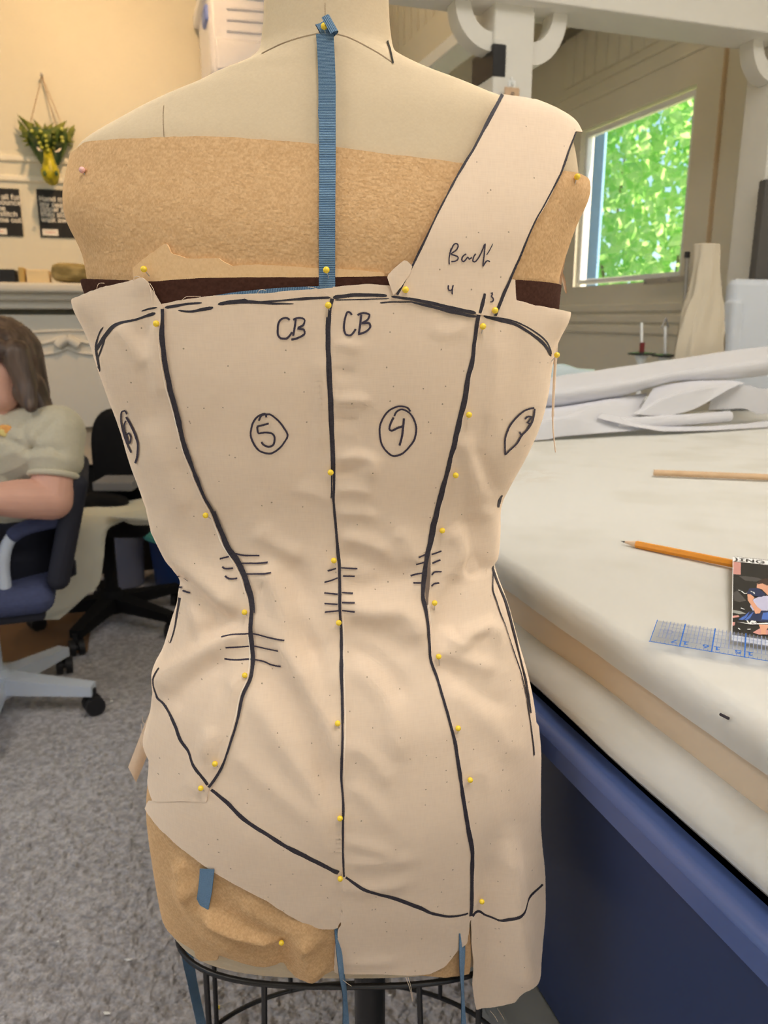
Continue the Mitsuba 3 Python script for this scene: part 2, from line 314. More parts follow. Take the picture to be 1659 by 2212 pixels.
spot_lamp(.15, 2.7, 2.86, (-.45, 4.0, 2.0), 'warm spotlight on the ceiling aimed at the dragon mask')
spot_lamp(.62, 2.5, 2.86, (1.25, 3.3, 2.35), 'warm spotlight on the ceiling aimed at the boarded partition', k=.12)
# ---------------------------------------------------------------- cutting table
def noise_v(P, f, seed=0): return meshkit.fbm(np.asarray(P) * f, 3, seed) - .5
def loft(rails, thick=.0006, n=8, cols=6, wav=0.0, seed=0):
    """A sheet through several rails of points in space, with its own thickness."""
    m_ = n * (max(len(r) for r in rails) - 1) + 1; R = []
    for r in rails:
        C = smoothcurve(r, n); l = np.r_[0, np.cumsum(np.linalg.norm(np.diff(C, axis=0), axis=1))]; q = np.linspace(0, l[-1], m_)
        R.append(np.stack([np.interp(q, l, C[:, k]) for k in range(3)], -1))
    R = np.array(R)                                                  # rails, points, 3
    t = np.linspace(0, len(rails) - 1, (len(rails) - 1) * cols + 1)
    X = PchipInterpolator(np.arange(len(rails)), R, axis=0)(t) if len(rails) > 2 else R[:1] * (1 - t[:, None, None]) + R[1:] * t[:, None, None]
    nr = np.cross(np.gradient(X, axis=0), np.gradient(X, axis=1)); nr /= np.linalg.norm(nr, axis=-1, keepdims=True) + 1e-12
    if wav: X = X + nr * (wav * noise_v(X, 9, seed))[..., None]
    a, b = X.shape[:2]; N = a * b; V = np.vstack([X.reshape(-1, 3), (X - nr * thick).reshape(-1, 3)])
    i, j = np.meshgrid(np.arange(a - 1), np.arange(b - 1), indexing='ij'); p = (i * b + j).ravel(); q = p + b
    Fc = np.vstack([np.stack([p, p + 1, q + 1], 1), np.stack([p, q + 1, q], 1)])
    rim = np.r_[np.arange(b), np.arange(1, a) * b + b - 1, (a - 1) * b + np.arange(b - 2, -1, -1), np.arange(a - 2, 0, -1) * b]; nx = np.roll(rim, -1)
    W = np.vstack([np.stack([rim, rim + N, nx + N], 1), np.stack([rim, nx + N, nx], 1)])
    return trimesh.Trimesh(V, np.vstack([Fc, Fc[:, ::-1] + N, W]), process=False)
mat('mat_canvas', lambda p, n, uv: mix(mix((0.585, 0.58, 0.55), (0.53, 0.52, 0.475), smoothstep(0.45, 0.8, fbm(p.x * 9, p.y * 9, p.z * 20))), (0.5, 0.45, 0.38), 0.35 * smoothstep(0.62, 0.75, fbm(p.x * 3.2, p.y * 3.2, 5.0)) * smoothstep(0.4, 0.7, fbm(p.x * 60, p.y * 60, 2.0))), 0.9, sheen=0.2, specular=0.1)
bumped('mat_canvas', lambda p, n, uv: fbm(p.x * 300, p.y * 300, p.z * 300), 0.0003)
mat('mat_apron', (0.66, 0.54, 0.41), 0.85, specular=0.1)
ZT = .925
XE = on_z(1334, 1372, ZT)[0]; YT0, YT1 = -.55, 1.98; XT1 = 2.0
zz = lambda y, X=XE: on_x(1334, y, X)[2]
Z1, Z2, Z3 = zz(1461), zz(1548), zz(1662, XE - .012)
tab = thing('cutting_table', 'large padded cutting table covered in off-white canvas, right of the dress form', 'table')
def strip(prof, wav, seed):                                          # a closed profile (x, z) swept along y
    ys = np.arange(YT0, YT1 + .001, .02); pr = np.array(prof); k = len(pr)
    V = np.stack([np.broadcast_to(pr[None, :, 0], (len(ys), k)), np.broadcast_to(ys[:, None], (len(ys), k)), np.broadcast_to(pr[None, :, 1], (len(ys), k))], -1).copy()
    edge = (pr[:, 0] < XE + .1)[None, :, None]
    V += edge * wav * np.stack([noise_v(V * [3, 7, 10], 1, seed), 0 * V[..., 0], 1.3 * noise_v(V * [3, 5, 4], 1, seed + 5)], -1)
    i, j = np.meshgrid(np.arange(len(ys) - 1), np.arange(k), indexing='ij'); a = (i * k + j).ravel(); b = (i * k + (j + 1) % k).ravel()
    Fc = np.vstack([np.stack([a, a + k, b + k], 1), np.stack([a, b + k, b], 1)])
    c0, c1 = V[0].mean(0), V[-1].mean(0); N = V.shape[0] * k; r = np.arange(k); s = (r + 1) % k
    Fc = np.vstack([Fc, np.stack([r * 0 + N, r, s], 1), np.stack([r * 0 + N + 1, N - k + s, N - k + r], 1)])
    m = trimesh.Trimesh(np.vstack([V.reshape(-1, 3), c0, c1]), Fc, process=False)
    if m.volume < 0: m.invert()
    return m
rnd = [(XE + .013 * (1 - math.cos(t)) , ZT - .013 * (1 - math.sin(t))) for t in np.linspace(math.pi / 2, 0, 7)]
rnd = [(XE + .016 * (1 - math.sin(t)), ZT - .016 * (1 - math.cos(t))) for t in np.linspace(0, math.pi / 2, 8)]
obj('padded_top', strip([(XT1, ZT), (1.2, ZT), (XE + .25, ZT), (XE + .08, ZT), (XE + .03, ZT)] + rnd + [(XE, ZT - .02), (XE + .001, Z1 + .012), (XE + .003, Z1 + .004), (XE + .012, Z1), (XT1, Z1)], .006, 1), 'mat_canvas', tab, smooth=50)
obj('apron', strip([(XT1, Z1), (XE + .016, Z1), (XE + .014, Z2 + .01), (XE + .02, Z2 - .02), (XT1, Z2 - .02)], .002, 2), 'mat_apron', tab, smooth=30)
obj('lower_drape', strip([(XE + .03, Z2 + .006), (XE + .010, Z2 + .004), (XE - .006, Z2 - .006), (XE - .013, Z2 - .018), (XE - .016, Z3 + .012), (XE - .010, Z3 + .002), (XE + .004, Z3), (XE + .05, Z3 + .004)], .020, 3), 'mat_canvas', tab, smooth=60)
mat('mat_grey_metal', (0.30, 0.30, 0.31), 0.4, metallic=0.6)
for x in (XE + .12, XT1 - .1):
    for y in (-.50, 1.85): obj('leg', rbox([x, y, 0], [x + .06, y + .06, Z2], .004), 'mat_grey_metal', tab)
for P in ([(1276, 1488), (1272, 1505)],):
    a, b = [on_x(x, y, XE + .013) for x, y in P]
    obj('pen_mark', tube([a, b], .0008, 6), 'mat_ink', tab)
a, b = on_x(1556, 1543, XE - .001), on_x(1574, 1552, XE - .001); obj('pen_mark', tube([a, b], .0011, 6), 'mat_ink', tab)

# things on the table
mat('mat_dowel', lambda p, n, uv: mix((0.68, 0.48, 0.30), (0.55, 0.36, 0.20), fbm(p.x * 20, p.y * 140, p.z * 140)), 0.6)
ZTT = ZT + .003
a, b = on_z(1412, 1021, ZTT + .005), on_z(1690, 1032, ZTT + .005)
single('wooden_dowel', tube([a, b], .0055, 16), 'mat_dowel', 'plain wooden dowel lying on the far part of the table', 'dowel', smooth=40)
mat('mat_pencil', (0.72, 0.27, 0.015), 0.35, specular=0.5); mat('mat_raw_wood', (0.72, 0.52, 0.36), 0.7); mat('mat_graphite', (0.06, 0.06, 0.065), 0.4)
a, b = on_z(1341, 1169, ZTT + .0015), on_z(1640, 1229, ZTT + .004); d = (b - a) / np.linalg.norm(b - a)
t = thing('pencil', 'sharpened orange pencil lying half under the printed photo', 'pencil')
R = .0046
obj('shaft', tube([a + d * .021, a + d * .178], R, 6), 'mat_pencil', t, smooth=False)
obj('sharpened_wood', tube([a + d * .006, a + d * .021], [.0013, R * .92], 16), 'mat_raw_wood', t, smooth=40)
obj('graphite_tip', tube([a, a + d * .006], [.0003, .0013], 12), 'mat_graphite', t, smooth=40)

# printed photo sheet
TL, BL = on_z(1583, 1202, ZTT + .0125), on_z(1580, 1384, ZTT + .002)
hx = np.cross(TL - BL, UZ); hx /= np.linalg.norm(hx); Hs = np.linalg.norm(TL - BL); Ws = .15
MP = frame(BL, hx, TL - BL)
mat('mat_paper', (0.86, 0.86, 0.88), 0.6)
for nm, c in dict(photo_dark=(0.020, 0.018, 0.018), photo_rock=(0.075, 0.07, 0.07), photo_skin=(0.70, 0.36, 0.24), photo_lace=(0.52, 0.52, 0.72), photo_blue=(0.07, 0.16, 0.52), photo_navy=(0.02, 0.03, 0.09), photo_pink=(0.62, 0.30, 0.27), photo_hair=(0.05, 0.025, 0.02), photo_grey=(0.30, 0.31, 0.30)).items(): mat('mat_' + nm, c, 0.35)
ph = thing('printed_photo', 'printed photo sheet of a figure in a blue skirt, half under the clear ruler', 'photo')
def pm(x, y):                                                     # crop pixels -> sheet coordinates (metres)
    r = rays([x / 8.508 + 1480, y / 8.508 + 1180])[0]; p = r * (((MP[:3, 3] - CAM) @ MP[:3, 2]) / (r @ MP[:3, 2])) + CAM - MP[:3, 3]; return p @ MP[:3, 0], p @ MP[:3, 1]
pp = lambda P: Polygon([pm(*q) for q in P]).buffer(0)
obj('sheet', extr(sbox(0, 0, Ws, Hs), .0004, MP), 'mat_paper', ph)
yb0 = pm(870, 1640)[1]; yt0 = pm(880, 280)[1]
obj('picture', flat(sbox(.0006, yb0, Ws, yt0), MP, .00045), 'mat_photo_dark', ph)
obj('rule_line', flat(sbox(0, Hs - .0018, Ws, Hs - .0006), MP, .00045), 'mat_photo_dark', ph)
def ptxt(s, h, x, y, m, key): obj(key, text_on(s, h, MP @ trimesh.transformations.translation_matrix([x, y, 0]), .0005, True), m, ph, smooth=False)
ptxt(')ING DRESS', (Hs - yt0) * .56, .0010, yt0 + (Hs - yt0) * .14, 'mat_photo_dark', 'caption')
for key, P, m, l in (('inset', [(878, 292), (1022, 310), (1020, 532), (876, 522)], 'photo_pink', .0006), ('rock', [(990, 560), (1100, 560), (1330, 590), (1420, 620), (1300, 660), (1100, 640)], 'photo_rock', .0006), ('rock', [(880, 860), (960, 830), (1060, 940), (1120, 1010), (1000, 1040), (900, 1010)], 'photo_rock', .0006),
    ('water', [(866, 1180), (1000, 1200), (1120, 1250), (1000, 1260), (866, 1230)], 'photo_grey', .0006), ('water', [(864, 1290), (980, 1280), (1000, 1310), (864, 1330)], 'photo_pink', .0006), ('water', [(862, 1400), (920, 1410), (910, 1460), (862, 1480)], 'photo_pink', .0006),
    ('skirt', [(970, 1360), (1120, 1250), (1230, 1200), (1600, 1200), (1640, 1400), (1400, 1400), (1260, 1380), (1100, 1375)], 'photo_navy', .0007), ('skirt_fold', [(980, 1360), (1100, 1290), (1180, 1215), (1120, 1330), (1060, 1370)], 'photo_blue', .0008), ('skirt_fold', [(1090, 1370), (1190, 1270), (1260, 1220), (1190, 1340), (1120, 1376)], 'photo_blue', .0008), ('skirt_fold', [(1400, 1360), (1430, 1240), (1640, 1210), (1640, 1370)], 'photo_blue', .0008),
    ('lace_top', [(1190, 1120), (1260, 980), (1400, 930), (1640, 920), (1640, 1200), (1240, 1195)], 'photo_lace', .0008), ('sleeve', [(1130, 880), (1180, 790), (1340, 780), (1480, 900), (1400, 950), (1270, 930)], 'photo_navy', .0009), ('arm', [(1140, 900), (1200, 900), (1270, 960), (1240, 1010), (1330, 1140), (1400, 1190), (1370, 1250), (1290, 1260), (1250, 1160), (1150, 1010)], 'photo_skin', .0010),
    ('neck', [(1400, 800), (1640, 800), (1640, 920), (1510, 910)], 'photo_skin', .0009), ('face', [(1312, 780), (1320, 700), (1420, 690), (1640, 700), (1640, 830), (1440, 820)], 'photo_skin', .0010), ('hair', [(1320, 720), (1370, 640), (1470, 610), (1640, 620), (1640, 720), (1500, 740), (1420, 700)], 'photo_hair', .0011), ('hem', [(960, 1410), (1200, 1440), (1640, 1420), (1640, 1446), (1200, 1456)], 'paper', .0010),
    ('foot', [(1240, 1600), (1380, 1520), (1540, 1560), (1520, 1640), (1350, 1640)], 'photo_pink', .0008), ('leg', [(1350, 1460), (1600, 1460), (1480, 1560), (1480, 1640), (1390, 1640), (1390, 1560)], 'photo_skin', .0010)):
    gg = pp(P).intersection(sbox(.0006, yb0, Ws, yt0))
    if not gg.is_empty: obj(key, flat(gg, MP, l), 'mat_' + m, ph, smooth=False)
for P in ([(1140, 1390), (1160, 1430), (1210, 1440), (1130, 1440)], [(1200, 1430), (1220, 1395), (1240, 1392)], [(1235, 1425), (1250, 1400), (1290, 1402), (1250, 1425), (1300, 1425)], [(1040, 850), (1080, 885)], [(980, 825), (1005, 832)], [(1210, 850), (1260, 870), (1270, 890)], [(1090, 890), (1130, 885)], [(980, 1530), (1000, 1550)], [(1150, 1550), (1190, 1545)], [(1030, 1160), (1080, 1180)]):
    obj('white_mark', ink([pm(*q) for q in P], .0012, MP, .0012), 'mat_paper', ph, smooth=False)

# clear ruler, seen upside down: its figures read from the far side
rA, rB, rC = on_z(1420, 1340, ZTT + .004), on_z(1402, 1387, ZTT + .004), on_z(1659, 1430, ZTT + .004)
rx = rC - rB; rx /= np.linalg.norm(rx); MR = frame(rB, rx, rA - rB); rH = abs((rA - rB) @ MR[:3, 1]); rL = .20
scene['mat_acrylic'] = {'type': 'thindielectric', 'specular_transmittance': {'type': 'rgb', 'value': [0.88, 0.92, 0.99]}}
mat('mat_ruler_blue', (0.035, 0.14, 0.52), 0.4); mat('mat_ruler_thin', (0.22, 0.27, 0.46), 0.5)
ru = thing('clear_ruler', 'clear quilting ruler with a blue inch grid lying near the table edge', 'ruler')
obj('blade', trimesh.Trimesh(trimesh.transform_points([[0, 0, 0], [rL, 0, 0], [rL, rH, 0], [0, rH, 0]], MR), [[0, 1, 2], [0, 2, 3]], process=False), 'mat_acrylic', ru, smooth=False)
pr = lambda x, y: (lambda p: (p @ MR[:3, 0], p @ MR[:3, 1]))(on_z(x, y, ZTT + .004) - MR[:3, 3])
x17, x16 = pr(1468, 1397)[0], pr(1537, 1408)[0]; inch = x16 - x17
L1, L2 = [], []
for k in range(-1, 6):
    X = x17 + k * inch
    if X > 0: L1.append(ink([(X, .0002), (X, rH)], .0011, MR, .0006))
    for e in range(1, 8):
        q = X + inch * e / 8
        if q > .003: L2.append(ink([(q, rH * .25), (q, rH)], .00042 if e != 4 else .0008, MR, .0005)); L2.append(ink([(q, .0004), (q, rH * (.17 if e == 4 else .09))], .00045, MR, .0005))
for f in (.25, .42, .58, .75, .9): L2.append(ink([(.004, rH * f), (rL, rH * f)], .00042, MR, .0005))
L1.append(ink([(0, .0006), (rL, .0006)], .0012, MR, .0006)); L1.append(ink([(.0005, 0), (.0005, rH)], .0006, MR, .0006))
obj('inch_line', cat_(*L1), 'mat_ruler_blue', ru, smooth=False); obj('grid_line', cat_(*L2), 'mat_ruler_thin', ru, smooth=False)
for k, s in ((0, '17'), (1, '16'), (2, '15'), (3, '14')):
    Mq = MR @ trimesh.transformations.translation_matrix([x17 + k * inch + .0072, rH * .235, 0]) @ trimesh.transformations.rotation_matrix(math.pi, [0, 0, 1])
    mm = meshkit.text_mesh(s[0], .0072, depth=.0001, bold=True); mm.apply_translation([0, 0, .0007]); mm.apply_transform(Mq); obj('figure', mm, 'mat_ruler_blue', ru, smooth=False)
    Mq = MR @ trimesh.transformations.translation_matrix([x17 + k * inch - .0016, rH * .235, 0]) @ trimesh.transformations.rotation_matrix(math.pi, [0, 0, 1])
    mm = meshkit.text_mesh(s[1], .0072, depth=.0001, bold=True); mm.apply_translation([0, 0, .0007]); mm.apply_transform(Mq); obj('figure', mm, 'mat_ruler_blue', ru, smooth=False)
hx_, hy_ = pr(1443, 1366)
obj('hang_hole', flat(Point(hx_, hy_).buffer(.0042).difference(Point(hx_, hy_).buffer(.0036)), MR, .0008), 'mat_ruler_thin', ru, smooth=False)

# pattern paper heap at the far end of the table
mat('mat_pattern_paper', (0.68, 0.68, 0.72), 0.75, specular=0.2)
Yq = lambda P: np.array([on_y(x, y, Y) for x, y, Y in P])
def floor_clip(m):
    m.vertices[:, 2] = np.maximum(m.vertices[:, 2], ZTT + .0015); return m
PAP = [
 ('large white pattern paper curling up in a long fold across the far table', [[(1120, 868, 1.72), (1168, 884, 1.70), (1242, 874, 1.68), (1334, 857, 1.68), (1411, 836, 1.68), (1457, 826, 1.68), (1549, 821, 1.68), (1690, 806, 1.70)], [(1120, 845, 1.66), (1180, 850, 1.64), (1260, 842, 1.63), (1370, 825, 1.63), (1450, 808, 1.64), (1549, 796, 1.64), (1690, 780, 1.66)], [(1120, 826, 1.72), (1184, 817, 1.72), (1273, 803, 1.72), (1377, 788, 1.73), (1475, 774, 1.74), (1580, 759, 1.75), (1700, 744, 1.76)], [(1120, 835, 1.77), (1184, 828, 1.77), (1377, 800, 1.78), (1580, 772, 1.79), (1700, 757, 1.80)]]),
 ('crumpled white pattern paper lying at the left front of the paper heap', [[(1120, 965, 1.58), (1156, 960, 1.575), (1208, 943, 1.58), (1290, 936, 1.58), (1365, 930, 1.58), (1400, 927, 1.58)], [(1120, 940, 1.60), (1160, 915, 1.58), (1230, 905, 1.58), (1310, 908, 1.60), (1380, 918, 1.60)], [(1120, 905, 1.63), (1165, 896, 1.62), (1240, 884, 1.61), (1310, 871, 1.62), (1380, 885, 1.64)], [(1120, 872, 1.70), (1168, 880, 1.70), (1242, 872, 1.69), (1334, 858, 1.69), (1400, 850, 1.69)]]),
 ('white paper sheet with a raised curling corner in front of the long fold', [[(1366, 894, 1.60), (1440, 897, 1.60), (1480, 890, 1.60), (1530, 868, 1.60), (1546, 853, 1.61)], [(1380, 885, 1.61), (1440, 860, 1.60), (1500, 845, 1.60), (1560, 838, 1.62), (1600, 830, 1.63)], [(1411, 838, 1.66), (1460, 828, 1.66), (1500, 824, 1.66), (1560, 822, 1.66), (1604, 826, 1.67)]]),
 ('flat white paper strip crossing the front of the paper heap', [[(1290, 902, 1.585), (1340, 915, 1.575), (1390, 925, 1.57), (1441, 931, 1.57), (1540, 930, 1.575), (1610, 925, 1.58), (1680, 922, 1.59)], [(1300, 893, 1.60), (1350, 904, 1.60), (1400, 914, 1.60), (1441, 919, 1.60), (1540, 921, 1.60), (1610, 915, 1.60), (1640, 911, 1.60), (1680, 909, 1.61)]]),
 ('grey shaded paper sheet standing open at the right end of the heap', [[(1530, 886, 1.66), (1600, 882, 1.66), (1640, 894, 1.66), (1690, 890, 1.66)], [(1540, 850, 1.67), (1608, 832, 1.66), (1650, 840, 1.66), (1690, 830, 1.66)]])]
for i, (lab, rails) in enumerate(PAP):
    single('pattern_paper', floor_clip(loft([Yq(r) for r in rails], .0007, 10, 8, .006, i)), 'mat_pattern_paper', lab, 'paper', smooth=True)
single('paper_roll', floor_clip(tube(smoothcurve(Yq([(1330, 915, 1.60), (1450, 908, 1.60), (1575, 899, 1.61)]), 8), .0135, 20)), 'mat_pattern_paper', 'small tight roll of white paper poking out of the paper heap', 'paper roll', smooth=40)
mat('mat_clear_bag', (0.55, 0.66, 0.72), 0.12, specular=0.8, clearcoat=0.8)
single('plastic_bag', loft([Yq([(1180, 872, 1.855), (1230, 868, 1.855), (1280, 862, 1.855)]) * [1, 1, 0] + [0, 0, ZTT + .001], Yq([(1180, 812, 1.86), (1230, 810, 1.86), (1280, 806, 1.86)]), Yq([(1180, 790, 1.87), (1215, 786, 1.88), (1250, 797, 1.87), (1285, 799, 1.88)]), Yq([(1180, 800, 1.95), (1220, 795, 1.95), (1280, 800, 1.95)])], .0008, 8, 8, .012, 9), 'mat_clear_bag', 'small crumpled clear bluish plastic bag behind the paper heap', 'bag', smooth=True)

# thread stand, cloth roll, box at the far right
mat('mat_black_plastic', (0.018, 0.018, 0.02), 0.35, specular=0.5); mat('mat_maroon', (0.16, 0.022, 0.022), 0.6)
t = thing('thread_stand', 'thread stand with two black discs and one dark red spool', 'thread stand')
for i, (x, y) in enumerate(((1386, 763), (1437, 767))):
    c = on_y(x, y, 1.925)
    obj('disc', lathe([(0, 0), (.037, 0), (.040, .003), (.037, .005), (.008, .008), (0, .008)], 32, c - [0, 0, .004]), 'mat_black_plastic', t)
    obj('pin', tube([c, on_y(x, 697 if i == 0 else 705, 1.925)], .0042, 10), 'mat_white_plastic', t, smooth=True)
    obj('stem', tube([[c[0], c[1], ZTT], c], .007, 10), 'mat_white_plastic', t, smooth=True)
    obj('stem_cone', lathe([(0, -.03), (.010, -.03), (.020, -.006), (0, -.006)], 24, c), 'mat_white_plastic', t)
cc = on_y(1386, 762, 1.925); obj('spool', lathe([(0, 0), (.0075, 0), (.0075, .003), (.0068, .004), (.0068, .024), (.0075, .026), (0, .026)], 24, cc + [0, 0, .003]), 'mat_maroon', t)
obj('base', rbox([on_y(1350, 800, 1.92)[0], 1.885, ZTT], [on_y(1470, 800, 1.92)[0], 1.965, ZTT + .05], .008), 'mat_white_plastic', t)
c2 = on_y(1437, 703, 1.925)
obj('thread_guide', cat_(tube([c2 + [-.012, 0, -.006], c2 + [0, 0, .022]], .002, 6), tube([c2 + [.012, 0, -.006], c2 + [0, 0, .022]], .002, 6)), 'mat_grey_metal', t)
def column(rows, Y, depth, seg=28, wav=.006, seed=0):
    Vv = []
    for (y, xl, xr) in rows:
        a, b = on_y(xl, y, Y), on_y(xr, y, Y); c, hw = (a + b) / 2, np.linalg.norm(b - a) / 2
        th = np.linspace(0, 2 * math.pi, seg, endpoint=False)
        r = 1 + (.08 if y < 620 else .18) * np.cos(th * 7 + seed + y / 60)
        Vv.append(c + np.stack([hw * r * np.cos(th), depth * r * np.sin(th), 0 * th], -1))
    Vv = np.array(Vv); t = np.linspace(0, len(rows) - 1, (len(rows) - 1) * 6 + 1); Vv = PchipInterpolator(np.arange(len(rows)), Vv, axis=0)(t)
    Vv = Vv + wav * np.stack([noise_v(Vv, 14, seed + k) for k in range(3)], -1); n, k = Vv.shape[:2]
    i, j = np.meshgrid(np.arange(n - 1), np.arange(k), indexing='ij'); a = (i * k + j).ravel(); b = (i * k + (j + 1) % k).ravel()
    N = n * k; r = np.arange(k); s = (r + 1) % k
    Fc = np.vstack([np.stack([a, a + k, b + k], 1), np.stack([a, b + k, b], 1), np.stack([r * 0 + N, r, s], 1), np.stack([r * 0 + N + 1, N - k + s, N - k + r], 1)])
    m = trimesh.Trimesh(np.vstack([Vv.reshape(-1, 3), Vv[0].mean(0), Vv[-1].mean(0)]), Fc, process=False)
    m.fix_normals(); return m
mat('mat_cream_cloth', (0.60, 0.53, 0.42), 0.9, specular=0.1)
single('cloth_roll', column([(527, 1505, 1549), (560, 1502, 1551), (630, 1494, 1553), (660, 1484, 1560), (700, 1474, 1557), (760, 1462, 1556), (870, 1446, 1560)], 1.845, .026, seed=2), 'mat_cream_cloth', 'tall cream muslin cloth standing rolled at the far right of the table', 'cloth', smooth=True)
mat('mat_blue_white', (0.66, 0.71, 0.80), 0.7); mat('mat_dark_grey', (0.10, 0.095, 0.09), 0.7)
q0 = on_y(1588, 602, 1.93)
single('covered_box', cat_(rbox([q0[0], 1.925, ZTT], [q0[0] + .28, 1.975, q0[2]], .02), rbox([q0[0] - .012, 1.91, ZTT], [q0[0] + .03, 1.96, q0[2] - .06], .012)), 'mat_blue_white', 'pale blue-white cloth covered box at the right edge of the table', 'box', smooth=40)
q1 = on_y(1632, 600, 1.985)
single('grey_cabinet', rbox([q1[0], 1.985, 0], [XR - .0, 2.015, q1[2] + .28], .004), 'mat_dark_grey', 'dark grey panel standing behind the pale covered box at far right', 'panel')
# window hardware on the right wall
t = thing('window_stay', 'grey metal window stay with a black capped rod below the window', 'window stay')
mat('mat_stay', (0.42, 0.41, 0.39), 0.4, metallic=0.5)
a, b = on_x(1392, 609, XR - .05), on_x(1482, 601, XR - .05)
obj('plate', bar(a, b, .010, .022, .002), 'mat_stay', t)
for x, y in ((1394, 610), (1444, 605)): obj('screw', trimesh.creation.icosphere(1, .005).apply_translation(on_x(x, y, XR - .058)), 'mat_grey_metal', t, smooth=True)
a, b = on_x(1484, 556, XR - .065), on_x(1478, 690, XR - .065)
obj('rod', tube(np.array([a, (a * .2 + b * .8), b]), .008, 10), 'mat_stay', t, smooth=True)
obj('cap', tube([a + UZ * .02, a - UZ * .002], .0105, 12), 'mat_black_plastic', t)

# ---------------------------------------------------------------- blue tote and grey box by the table
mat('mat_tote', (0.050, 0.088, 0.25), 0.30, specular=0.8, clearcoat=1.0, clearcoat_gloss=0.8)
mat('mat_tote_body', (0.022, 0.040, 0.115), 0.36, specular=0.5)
mat('mat_grey_box', (0.22, 0.23, 0.22), 0.5)
XS, zr = XE - .032, .8055
ya, yb_ = -.35, on_x(1150, 1545, XS)[1] + .16
zbt = .43
tt_ = thing('storage_tote', 'large dark blue plastic tote with a wide rim under the table edge', 'tote')
def tray(X0, X1, Y0, Y1, z0, z1, taper, th=.003):
    o = m3.Manifold.hull_points(np.array([[X0 + taper, Y0 + taper, z0], [X1 - taper, Y0 + taper, z0], [X1 - taper, Y1 - taper, z0], [X0 + taper, Y1 - taper, z0], [X0, Y0, z1], [X1, Y0, z1], [X1, Y1, z1], [X0, Y1, z1]]))
    i = m3.Manifold.hull_points(np.array([[X0 + taper + th, Y0 + taper + th, z0 + th], [X1 - taper - th, Y0 + taper + th, z0 + th], [X1 - taper - th, Y1 - taper - th, z0 + th], [X0 + taper + th, Y1 - taper - th, z0 + th], [X0 + th, Y0 + th, z1 + .01], [X1 - th, Y0 + th, z1 + .01], [X1 - th, Y1 - th, z1 + .01], [X0 + th, Y1 - th, z1 + .01]]))
    return man(o - i)
TW = .42
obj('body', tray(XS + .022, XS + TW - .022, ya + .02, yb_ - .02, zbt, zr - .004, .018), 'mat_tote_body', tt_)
def rim(X0, X1, Y0, Y1, z, w, drop):
    out = m3.Manifold.batch_hull([m3.Manifold.sphere(.011, 24).translate([x, y, zz_]) for x in (X0 + .011, X1 - .011) for y in (Y0 + .011, Y1 - .011) for zz_ in (z - .011, z - .013)])
    skirt = m3.Manifold.cube([X1 - X0, Y1 - Y0, drop]).translate([X0, Y0, z - drop - .009])
    hole = m3.Manifold.cube([X1 - X0 - 2 * w, Y1 - Y0 - 2 * w, .2]).translate([X0 + w, Y0 + w, z - .1])
    sk = skirt - m3.Manifold.cube([X1 - X0 - .005, Y1 - Y0 - .005, drop + .2]).translate([X0 + .0025, Y0 + .0025, z - drop - .1])
    return man((out - hole) + sk)
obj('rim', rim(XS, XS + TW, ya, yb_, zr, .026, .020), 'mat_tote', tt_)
gb = thing('grey_box', 'grey lidded plastic box on the floor beneath the blue tote', 'box')
gx = XS - .03; gy1 = on_z(1100, 2095, zbt)[1]
gl = on_z(1066, 2190, zbt - .01); gx = min(gl[0], XS - .01)
obj('body', tray(gx + .03, XS + TW - .02, ya + .03, yb_ - .02, .003, zbt - .030, .04), 'mat_grey_box', gb)
obj('lid', rbox([gx, ya, zbt - .036], [XS + TW, yb_, zbt - .004], .010), 'mat_grey_box', gb)
# ---------------------------------------------------------------- mantel and what is on it
YM = 3.72
mat('mat_mantel', (0.70, 0.67, 0.61), 0.5)
mt = thing('fireplace_mantel', 'white painted fireplace mantel with a curved moulding ornament on its frieze', 'mantel')
zs1, zs0 = on_y(90, 610, YM - .10)[2], on_y(90, 632, YM - .10)[2]
obj('shelf', rbox([-1.7, YM - .10, zs0], [.75, YB, zs1], .012), 'mat_mantel', mt)
zf = lambda y: on_y(140, y, YM)[2]
obj('crown', cat_(rbox([-1.65, YM - .05, zf(650)], [.70, YB, zs0 + .002], .010), rbox([-1.63, YM - .012, zf(668)], [.68, YB, zf(648)], .008)), 'mat_mantel', mt)
obj('frieze', rbox([-1.6, YM, zf(925)], [.65, YB - .01, zf(680)], .004), 'mat_mantel', mt)
for x in (-1.6, .33): obj('leg', rbox([x, YM, 0], [x + .32, YB - .01, zf(925)], .006), 'mat_mantel', mt)
def mould(P, r): return tube(smoothcurve(np.array([on_y(x, y, YM - .004) for x, y in P]), 10), r, 8)
for P, r in (([(-300, 725), (-60, 722), (42, 719), (150, 714), (230, 716), (420, 722)], .006), ([(-300, 752), (20, 745), (70, 744), (110, 738), (130, 731), (140, 727)], .007), ([(149, 727), (160, 732), (180, 739), (215, 744), (420, 748)], .007), ([(-300, 768), (30, 766), (80, 766), (115, 763), (135, 757), (145, 753), (155, 757), (175, 763), (215, 766), (420, 770)], .006)):
    obj('moulding', mould(P, r), 'mat_mantel', mt, smooth=True)
orn = [[(123, 748), (131, 741), (141, 734), (147, 731)], [(145, 731), (151, 734), (161, 741), (170, 747)]]
for P in orn: obj('ornament', tube(smoothcurve(np.array([on_y(x, y, YM - .014) for x, y in P]), 8), .019, 12), 'mat_mantel', mt, smooth=True)
mat('mat_hearth_tile', (0.62, 0.50, 0.37), 0.6); mat('mat_soot', (0.008, 0.008, 0.008), 0.9)
obj('slip', cat_(bx([-1.28, YM + .05, zf(1010)], [.33, YM + .07, zf(925) + .01]), bx([-1.28, YM + .05, 0], [-1.10, YM + .07, zf(1010)]), bx([.15, YM + .05, 0], [.33, YM + .07, zf(1010)])), 'mat_hearth_tile', mt, smooth=False)
